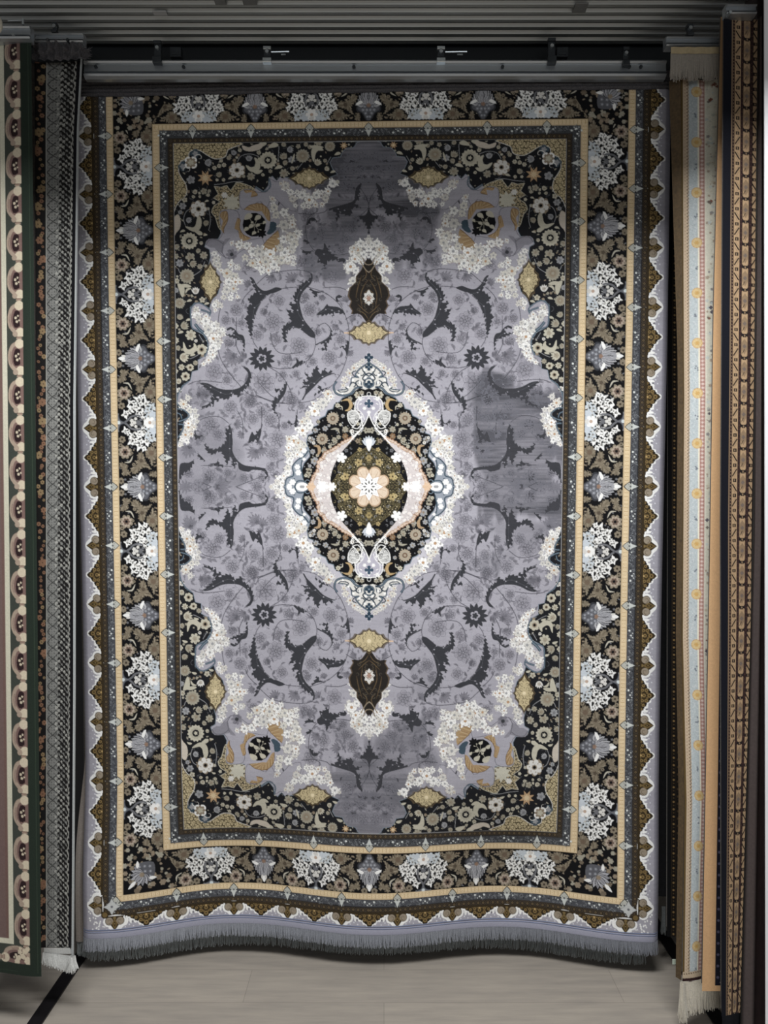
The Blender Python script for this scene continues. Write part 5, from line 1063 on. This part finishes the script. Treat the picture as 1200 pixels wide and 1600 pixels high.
# -- second from left: black and silver lattice rug
def cv_lattice(W, H, q):
    c = Cloth(W, H, q, tuple(lin((26, 24, 24)))); rs = random.Random(4)
    G = lin((134, 134, 130)); Gd = lin((96, 96, 94)); Lt = lin((172, 171, 164)); OR = lin((140, 106, 84))
    # rust floral band on the left (0..16)
    for i in range(int(H/7)):
        y = i*7+rs.uniform(-2, 2); x = rs.uniform(3, 13)
        c.bloom(x, y, rs.uniform(2, 7.5 if i % 4 == 0 else 4), 6, OR if rs.random() < .7 else lin((150, 128, 96)), 0, .3, rot=rs.random()); c.dot(x, y, 1.1, lin((70, 50, 40)), n=6)
    c.line([(16.8, 0), (16.8, H)], 1.2, Lt, sm=0)
    c.poly([(17.4, 0), (36, 0), (36, H), (17.4, H)], lin((112, 112, 110)))
    y = -20.0
    while y < H+20:
        for dx in range(0, 4):
            x = 21+dx*4.6
            c.dot(x, y+(dx % 2)*5, 3.1, G, ry=3.6); c.dot(x, y+(dx % 2)*5, 1.4, Gd, ry=1.8, n=7)
        y += 8.6
    y = -34.3
    while y < H+34:
        for s in (0, 17.15):
            c.line([(18, y+s), (27, y+s-8), (36, y+s-1), (27, y+s+8), (18, y+s)], 1.2, lin((40, 40, 40)), sm=4)
        y += 34.3
    j = 0; y = -4.0
    while y < H+8:
        for k in range(6):
            x = 34+k*4.9; off = 4.3 if k % 2 else 0; jx = rs.uniform(-.5, .5)
            c.bloom(x+jx, y+off+rs.uniform(-.9, .9), rs.uniform(1.9, 3.1) if k < 3 else rs.uniform(1.6, 2.6), rs.choice((3, 4, 5)), rs.choice((Lt, Lt, G, Gd)), 0, .45, rot=rs.random()*3)
            c.leaf(x+jx, y+off, x+jx+2.5, y+off+3.5, .9, G)
        y += 8.6
    c.line([(x_, y_) for y_ in np.arange(0, H, 4.3) for x_ in (57.6+1.6*math.sin(y_*.37),)], 1.3, Lt, sm=0)
    c.poly([(59.8, 0), (W, 0), (W, H), (59.8, H)], lin((14, 13, 18)))
    return c
def l2px(s, t):
    L = np.interp(t, [0, .38, 1], [55, 57, 56]); R = np.interp(t, [0, .08, .38, .7, 1], [128, 122, 115, 114, 110.5]); return L+(R-L)*s
l2, P = side_rug('hanging_rug', 'black and silver lattice rug with a rust floral band, second from the left', cv_lattice, 65, 1390, 2.64, l2px, 96, 1482, 'rugs hung at the sides', q=1.15, yfun=lambda s, t: .006*np.sin(s*4), under=.12)
# pale bound edge curling outward
t = np.linspace(0, 1, 90); a_ = np.linspace(0, 1, 6); A_, T_ = np.meshgrid(a_, t)
R_ = l2px(np.ones_like(T_), T_); z_t, z_b = at(600, 90, 2.64)[2], at(600, 1494, 2.64)[2]
X = (R_+A_*np.interp(T_, [0, .4, 1], [2.4, 4.0, 3.6])-600)/FPX*2.64; P = np.stack([X, 2.640-.010*np.sin(A_*math.pi), z_t+(z_b-z_t)*T_], -1)
tag(link('bound_edge', grid_mesh('bound_edge', P), mat('pale bound edge', tuple(lin((168, 172, 172))), .7, 0, .1, 200), l2, True), 'pale grey bound edge')
zb = at(600, 1480, 2.64)[2]; hb = []
uu, vv = np.meshgrid(np.linspace(67, 111, 20), np.linspace(0, 1, 4)); P = np.stack([(uu-600)/FPX*2.636, np.full_like(uu, 2.636), zb-vv*.020], -1)
link('hem_band', grid_mesh('hem_band', P), M_FRW2, l2)
fr = link('fringe', fringe_mesh(lambda t: ((66+48*t-600)/FPX*2.636, 2.634, zb-.014-.012*t), 420, lambda t: .034+.020*t, .008, 8, .0016, .4, -.004), M_FRW2, l2); fr['kind'] = 'stuff'
fr = link('corner_tassel', fringe_mesh(lambda t: ((108+8*t-600)/FPX*2.62, 2.615+.006*math.sin(t*9), zb-.016), 260, lambda t: .046-.010*abs(t-.5), .014, 9, .0018, .2, -.004), M_FRW2, l2); fr['kind'] = 'stuff'
# gathered cloth and rail on top of it
r, x0, x1, z0, z1, y = rail('rug_rail', 55, 130, 51, 67, 2.60, 'short dark rail over the lattice rug at upper left', 'hanging rails')
for px in (75, 106): p = at(px, 63, 2.595); MB().tube((p[0], 2.59, p[2]), (p[0], 2.61, p[2]), .005, 8).build('screw', M_DRK, r)
hanger(85.5, 38, 52, 2.60, 'small hanger with a bright bolt above the lattice rug', False, 0, 4)
uu, vv = np.meshgrid(np.linspace(55, 131, 60), np.linspace(66, 97, 24)); nn = vnoise(24, 60, 5, 12, 6)
P = np.stack([(uu-600)/FPX*2.61, 2.612-.02*nn-.006*np.sin(uu*.5), CAMZ+(793.4-vv-2.5*nn)/FPX*2.61], -1)
tag(link('gathered_top', grid_mesh('gathered_top', P), M_HEM, l2, True), 'dark gathered cloth below the rail')
rs = random.Random(6); V = MB()
for i in range(70):
    p = at(rs.uniform(126, 136), rs.uniform(76, 92), 2.60); d = rs.uniform(.2, .9); V.tube(p, p+np.array([.022*d, -.004, .016*rs.uniform(-1, .9)]), .0018, 4, .0006)
V.build('loose_threads', M_HEM, l2)

# -- right side: black rug with gold dots, just behind the edge of the big rug
def cv_gold(W, H, q):
    c = Cloth(W, H, q, tuple(lin((24, 20, 18)))); rs = random.Random(9)
    c.poly([(0, 0), (7, 0), (7, H), (0, H)], lin((12, 13, 15)))
    y = 0
    while y < H:
        c.dot(10.5, y, 1.7, lin((150, 122, 80)), n=8); c.dot(10.5, y+5.5, 1.1, lin((96, 78, 50)), n=6)
        c.bloom(17.5, y+3, 2.2, 5, lin((78, 62, 42)), 0, .4); c.dot(17.5, y+8, 1.0, lin((64, 52, 36)), n=6); c.bloom(24, y+2, 1.6, 4, lin((60, 48, 34)), 0, .4); y += 11.6
    for x in (7.4, 13.6, 21.4): c.line([(x, 0), (x, H)], .7, lin((62, 50, 34)), sm=0)
    return c
o, P = side_rug('hanging_rug', 'narrow strip of black rug with small gold dots beside the large rug', cv_gold, 30, 1350, 2.84, lambda s, t: lerp(1043, 1043, t)+30*s, 122, 1464, 'rugs hung at the sides', q=1.2)
# -- flat black panel put in to stand for the darkness of the gap
tag(MB().box(at(1030, 800, 2.93)[0], at(1150, 800, 2.93)[0], 2.93, 2.94, .24, 3.1).build('hanging_rug', mat('gap black', (.008, .008, .010), .9, 0, .3, 80)), 'flat black panel filling the dark gap right of the large rug', 'rug', 'rugs hung at the sides')
for i, px in enumerate((1034,)):
    pz = at(px, 1455, 2.90)
    fr = link('loose_fringe', fringe_mesh(lambda t: (pz[0]+.012*t, 2.90, pz[2]+.09), 30, lambda t: .10, .006, 12, .0016), M_FRD); tag(fr, 'dim grey fringe end hanging in the gap right of the large rug', 'fringe', None, 'stuff')

# -- cream and pale blue rug with cream fringe
def cv_cream(W, H, q):
    c = Cloth(W, H, q, tuple(lin((178, 186, 188)))); rs = random.Random(13)
    BG = lin((204, 200, 184)); PK = lin((176, 140, 130)); GD = lin((206, 182, 136)); CB = lin((186, 192, 194)); BR = lin((84, 64, 48))
    c.poly([(0, 0), (3.5, 0), (3.5, H), (0, H)], lin((92, 74, 44)))
    c.poly([(3.5, 0), (12, 0), (12, H), (3.5, H)], lin((190, 170, 146)))
    y = 0
    while y < H:
        c.dot(9.8, y, 1.1, BR, n=6); c.dot(6.4, y+2, .8, lin((150, 120, 100)), n=6); c.poly([(10.6, y+1.5), (12, y+3), (10.6, y+4.5)], lin((70, 74, 80))); y += 5.2
    for i in range(int(H*W/26)):
        x, y = rs.uniform(12.5, 25), rs.uniform(0, H); c.leaf(x, y, x+rs.uniform(-2.4, 2.4), y+rs.uniform(-2.4, 2.4), .6, rs.choice((lin((206, 208, 208)), lin((160, 166, 170)))), al=.7)
    c.poly([(25, 0), (26.8, 0), (26.8, H), (25, H)], lin((226, 220, 200)))
    c.poly([(26.8, 0), (34.5, 0), (34.5, H), (26.8, H)], PK)
    y = 0
    while y < H:
        c.bloom(30.6, y, 1.9, 4, lin((214, 196, 188)), 0, .4); c.dot(28.2, y+3, .9, lin((140, 96, 92)), n=5); c.dot(33, y+3, .9, lin((140, 96, 92)), n=5); y += 6
    c.poly([(34.5, 0), (36, 0), (36, H), (34.5, H)], lin((216, 212, 196)))
    c.poly([(36, 0), (W, 0), (W, H), (36, H)], BG)
    for i in range(int(H/1.6)):
        x, y = rs.uniform(37, W-1), rs.uniform(0, H); r = rs.uniform(.8, 3)
        c.bloom(x, y, r, 5, rs.choice((lin((170, 172, 164)), lin((190, 180, 158)), lin((150, 128, 110)), lin((112, 108, 112)), lin((186, 192, 190)), lin((214, 210, 196)))), 0, .4, al=.8)
    for i in range(9):
        y = 30+i*165+rs.uniform(-20, 20)
        for k in range(6): c.bloom(41+rs.uniform(-3, 10), y+rs.uniform(-16, 16), rs.uniform(1.6, 3.2), 4, rs.choice((lin((84, 78, 88)), lin((120, 76, 62)), lin((110, 100, 92)))), 0, .5)
    y = 19.0
    while y < H-20:
        c.dot(23.2, y, 7.6, lin((190, 150, 96)), ry=8.2, n=20); c.bloom(23.2, y, 7, 10, GD, 0, .15, ry=7.6); c.bloom(23.2, y, 3.6, 6, lin((196, 160, 100)), 0, .4)
        for k in range(4): c.dot(20+rs.uniform(0, 4), y+38+rs.uniform(-5, 5), 1.4, lin((116, 122, 130)), n=6)
        y += 78.2
    c.poly([(0, H-16), (W, H-22), (W, H-12), (0, H-6)], lin((186, 168, 144)))
    for i in range(14): c.dot(3+i*4, H-13-i*.6, 1.2, BR, n=6)
    c.poly([(0, H-6), (W, H-12), (W, H-3), (0, H+1)], lin((44, 22, 24)))
    return c
def r1px(s, t): return np.interp(t, [0, .35, .62, .8, 1], [1062, 1067, 1065, 1070, 1066])+s*np.interp(t, [0, .4, 1], [66, 57, 52])
r1, P = side_rug('hanging_rug', 'cream and pale blue rug with gold medallions and cream fringe, on the right', cv_cream, 58, 1405, 2.56, r1px, 122, 1532, 'rugs hung at the sides', q=1.15, yfun=lambda s, t: .010*np.sin(s*3+t*4))
# dark gold side edge of the same rug
t = np.linspace(0, 1, 90); A_, T_ = np.meshgrid(np.linspace(0, 1, 5), t); L_ = r1px(np.zeros_like(T_), T_)
zt, zb = at(600, 122, 2.56)[2], at(600, 1532, 2.56)[2]
X = (L_-6*(1-A_)*np.interp(T_, [0, .3, 1], [2.4, .8, .9])-600)/FPX*2.56; P = np.stack([X, 2.560+.02*(1-A_), zt+(zb-zt)*T_], -1)
tag(link('side_edge', grid_mesh('side_edge', P), mat('bronze side edge', tuple(lin((78, 62, 40))), .8, 0, .3, 120), r1, True), 'bronze brown side edge')
# top: cream tape and folded fringe
r, x0, x1, z0, z1, y = rail('rug_rail', 1041, 1128, 56, 73, 2.53, 'short dark rail over the cream and pale blue rug at upper right', 'hanging rails')
hanger(1078, 40, 57, 2.53, 'small hanger with a bright bolt above the cream rug', False, 0, 5)
uu, vv = np.meshgrid(np.linspace(1047, 1124, 40), np.linspace(75.5, 86, 5)); P = np.stack([(uu-600)/FPX*2.52, 2.52-.001*np.sin(uu*.3), CAMZ+(793.4-vv)/FPX*2.52], -1)
tag(link('top_tape', grid_mesh('top_tape', P), mat('cream tape', tuple(lin((178, 160, 126))), .7, 0, .1, 120), r1, True), 'cream tape below the rail')
zt_ = CAMZ+(793.4-85)/FPX*2.524
uu, vv = np.meshgrid(np.linspace(1047, 1127, 50), np.linspace(84, 121, 8)); P = np.stack([(uu-600)/FPX*2.535, 2.535-.0025*np.sin(uu*.9), CAMZ+(793.4-vv)/FPX*2.535], -1)
link('folded_end', grid_mesh('folded_end', P), M_FRW2, r1, True)
fr = link('top_fringe', fringe_mesh(lambda t: ((1047+80*t-600)/FPX*2.524, 2.524, zt_), 420, lambda t: .082+.003*math.sin(t*20), .004, 14, .0015, .3), mat('beige fringe yarn', (.42, .38, .33), .85, 0, .12, 200), r1); fr['kind'] = 'stuff'
zb = at(600, 1531, 2.56)[2]
fr = link('fringe', fringe_mesh(lambda t: ((1066+62*t-600)/FPX*2.552, 2.552, zb+.012*t), 460, lambda t: .108-.020*t, .009, 15, .0017, .5, -.004), M_FRW, r1); fr['kind'] = 'stuff'
fr = link('corner_tassel', fringe_mesh(lambda t: ((1064+7*t-600)/FPX*2.548, 2.545+.004*math.sin(t*8), zb), 150, lambda t: .118, .010, 16, .0017, .2, -.004), M_FRW, r1); fr['kind'] = 'stuff'
# price tag
p = at(1057, 1503, 2.60); b = MB().box(p[0]-.013, p[0]+.013, 2.60, 2.602, p[2]-.008, p[2]+.008); tag(b.build('price_tag', mat('pale tag card', (.42, .48, .40), .6, 0, .1, 200)), 'small pale green tag sticking out beside the cream fringe', 'tag')

# -- tan bordered rug, dotted navy inside its edge
def cv_tan(W, H, q):
    c = Cloth(W, H, q, tuple(lin((206, 166, 124)))); y = 0
    c.poly([(20, 0), (W, 0), (W, H-9), (20, H-9)], lin((20, 20, 34)))
    while y < H-14:
        c.bloom(24, y, 2.3, 6, lin((86, 84, 104)), 0, .35); c.dot(28.4, y+8, .9, lin((190, 180, 160)), n=6); y += 17.6
    c.line([(29.2, 0), (29.2, H-10)], .9, lin((150, 146, 130)), sm=0)
    return c
def tanpx(s, t): return np.interp(t, [0, .3, .55, 1], [1124.5, 1114, 1109, 1098])+s*np.interp(t, [0, .3, .55, 1], [10, 22, 27, 32])
o, P = side_rug('hanging_rug', 'rug edge with a broad plain tan border and dotted navy stripe, on the right', cv_tan, 31, 1500, 2.49, tanpx, 26, 1549, 'rugs hung at the sides', q=1.1)
# -- rightmost: beige geometric rug with navy edge
def cv_geo(W, H, q):
    NV = lin((15, 17, 27)); DB = lin((50, 34, 32)); BE = lin((176, 148, 116)); BE2 = lin((140, 118, 94)); BK = lin((26, 22, 24))
    c = Cloth(W, H, q, tuple(NV))
    c.poly([(14, 0), (W, 0), (W, H), (14, H)], DB)
    c.poly([(14.5, 0), (16.5, 0), (16.5, H), (14.5, H)], BE2); y = 0
    while y < H: c.dot(18.4, y, 1.0, BE2, n=6); y += 5
    for x0, x1, k in ((20.5, 31, 0), (36, 47, 1), (53, 60, 2)):
        c.poly([(x0, 0), (x1, 0), (x1, H), (x0, H)], BE); y = -8.0 if k != 1 else -2.0; i = 0; st = 23.6 if k != 1 else 35.6; m = (x0+x1)/2
        while y < H:
            c.poly([(m-3.2, y-2.6), (m+3.2, y-2.6), (m+3.2, y+2.6), (m-3.2, y+2.6)], BK); c.poly([(m-1, y-1.6), (m+1, y-1.6), (m+1, y+1.6), (m-1, y+1.6)], BE2)
            if k == 1:
                c.poly([(m, y+5), (m+5, y+11), (m+5, y+22), (m, y+30), (m-5, y+22), (m-5, y+11)], BE2); c.bloom(m, y+17, 3.4, 4, lin((112, 100, 92)), 0, .3); c.poly([(x0, y+2), (x0+4, y), (x0, y-5)], BK); c.poly([(x1, y+2), (x1-4, y), (x1, y-5)], BK)
                c.line([(m-4, y+28), (m, y+22)], 1, BK, sm=0)
            else:
                d = 1 if i % 2 else -1; c.line([(m-4*d, y+6), (m+4*d, y+17)], 2.2, BK, sm=0); c.line([(m-4.4*d, y+11), (m+1*d, y+19)], .8, BE2, sm=0); c.line([(m-1*d, y+5), (m+4.6*d, y+12)], .8, BE2, sm=0)
            y += st; i += 1
    for x in (33.5, 50):
        y = 0
        while y < H: c.dot(x, y, .8, lin((96, 66, 60)), n=6); y += 7
    return c
def geopx(s, t): return np.interp(t, [0, .5, 1], [1129, 1126, 1129])+s*np.interp(t, [0, .35, .6, 1], [58, 56, 52, 34])
o, P = side_rug('hanging_rug', 'beige and brown geometric rug with a wide navy edge, rightmost of the patterned rugs', cv_geo, 60, 1565, 2.42, lambda s, t: geopx(s, t), 24, 1589, 'rugs hung at the sides', q=1.1, yfun=lambda s, t: .02*s)
r, x0, x1, z0, z1, y = rail('rug_rail', 1135, 1182, 6, 23, 2.40, 'short dark rail over the geometric rug in the upper right corner', 'hanging rails')
p = at(1140, 21, 2.395); MB().tube((p[0], 2.388, p[2]), (p[0], 2.41, p[2]), .005, 8).build('screw', M_BLT, r)
# plain brown rug edge beside it, reaching lower
def brpx(s, t): return np.interp(t, [0, .5, 1], [1184, 1178, 1160])+s*np.interp(t, [0, .5, 1], [4, 12, 19])
uu, vv = np.meshgrid(np.linspace(0, 1, 12), np.linspace(0, 1, 80)); zt, zb = at(600, 26, 2.445)[2], .02
P = np.stack([(brpx(uu, vv)-600)/FPX*2.445, 2.445+.006*np.sin(uu*6), zt+(zb-zt)*vv], -1)
br = empty('hanging_rug', (P[-1, :, 0].mean(), 2.445, .02), 'plain brown grey rug edge next to the dark wooden jamb at the right', 'rug', 'rugs hung at the sides')
link('pile', grid_mesh('pile', P), mat('brown grey pile', tuple(lin((72, 62, 60))), .85, 0, .12, 140), br, True); Pb = P.copy(); Pb[..., 1] += .008; link('backing', grid_mesh('backing', Pb), M_BACK, br)
# dark navy plain rug reaching the floor behind the geometric one
uu, vv = np.meshgrid(np.linspace(0, 1, 10), np.linspace(0, 1, 60)); zt, zb = at(600, 150, 2.47)[2], .03
P = np.stack([((1131+(1166-1131)*uu)-600)/FPX*2.47, 2.475+.004*np.sin(uu*7), zt+(zb-zt)*vv], -1)
nv = empty('hanging_rug', (P[-1, :, 0].mean(), 2.475, .03), 'plain navy black rug edge reaching lowest, below the geometric rug', 'rug', 'rugs hung at the sides')
link('pile', grid_mesh('pile', P), mat('navy black pile', (.006, .007, .012), .85, 0, .2, 140), nv, True)
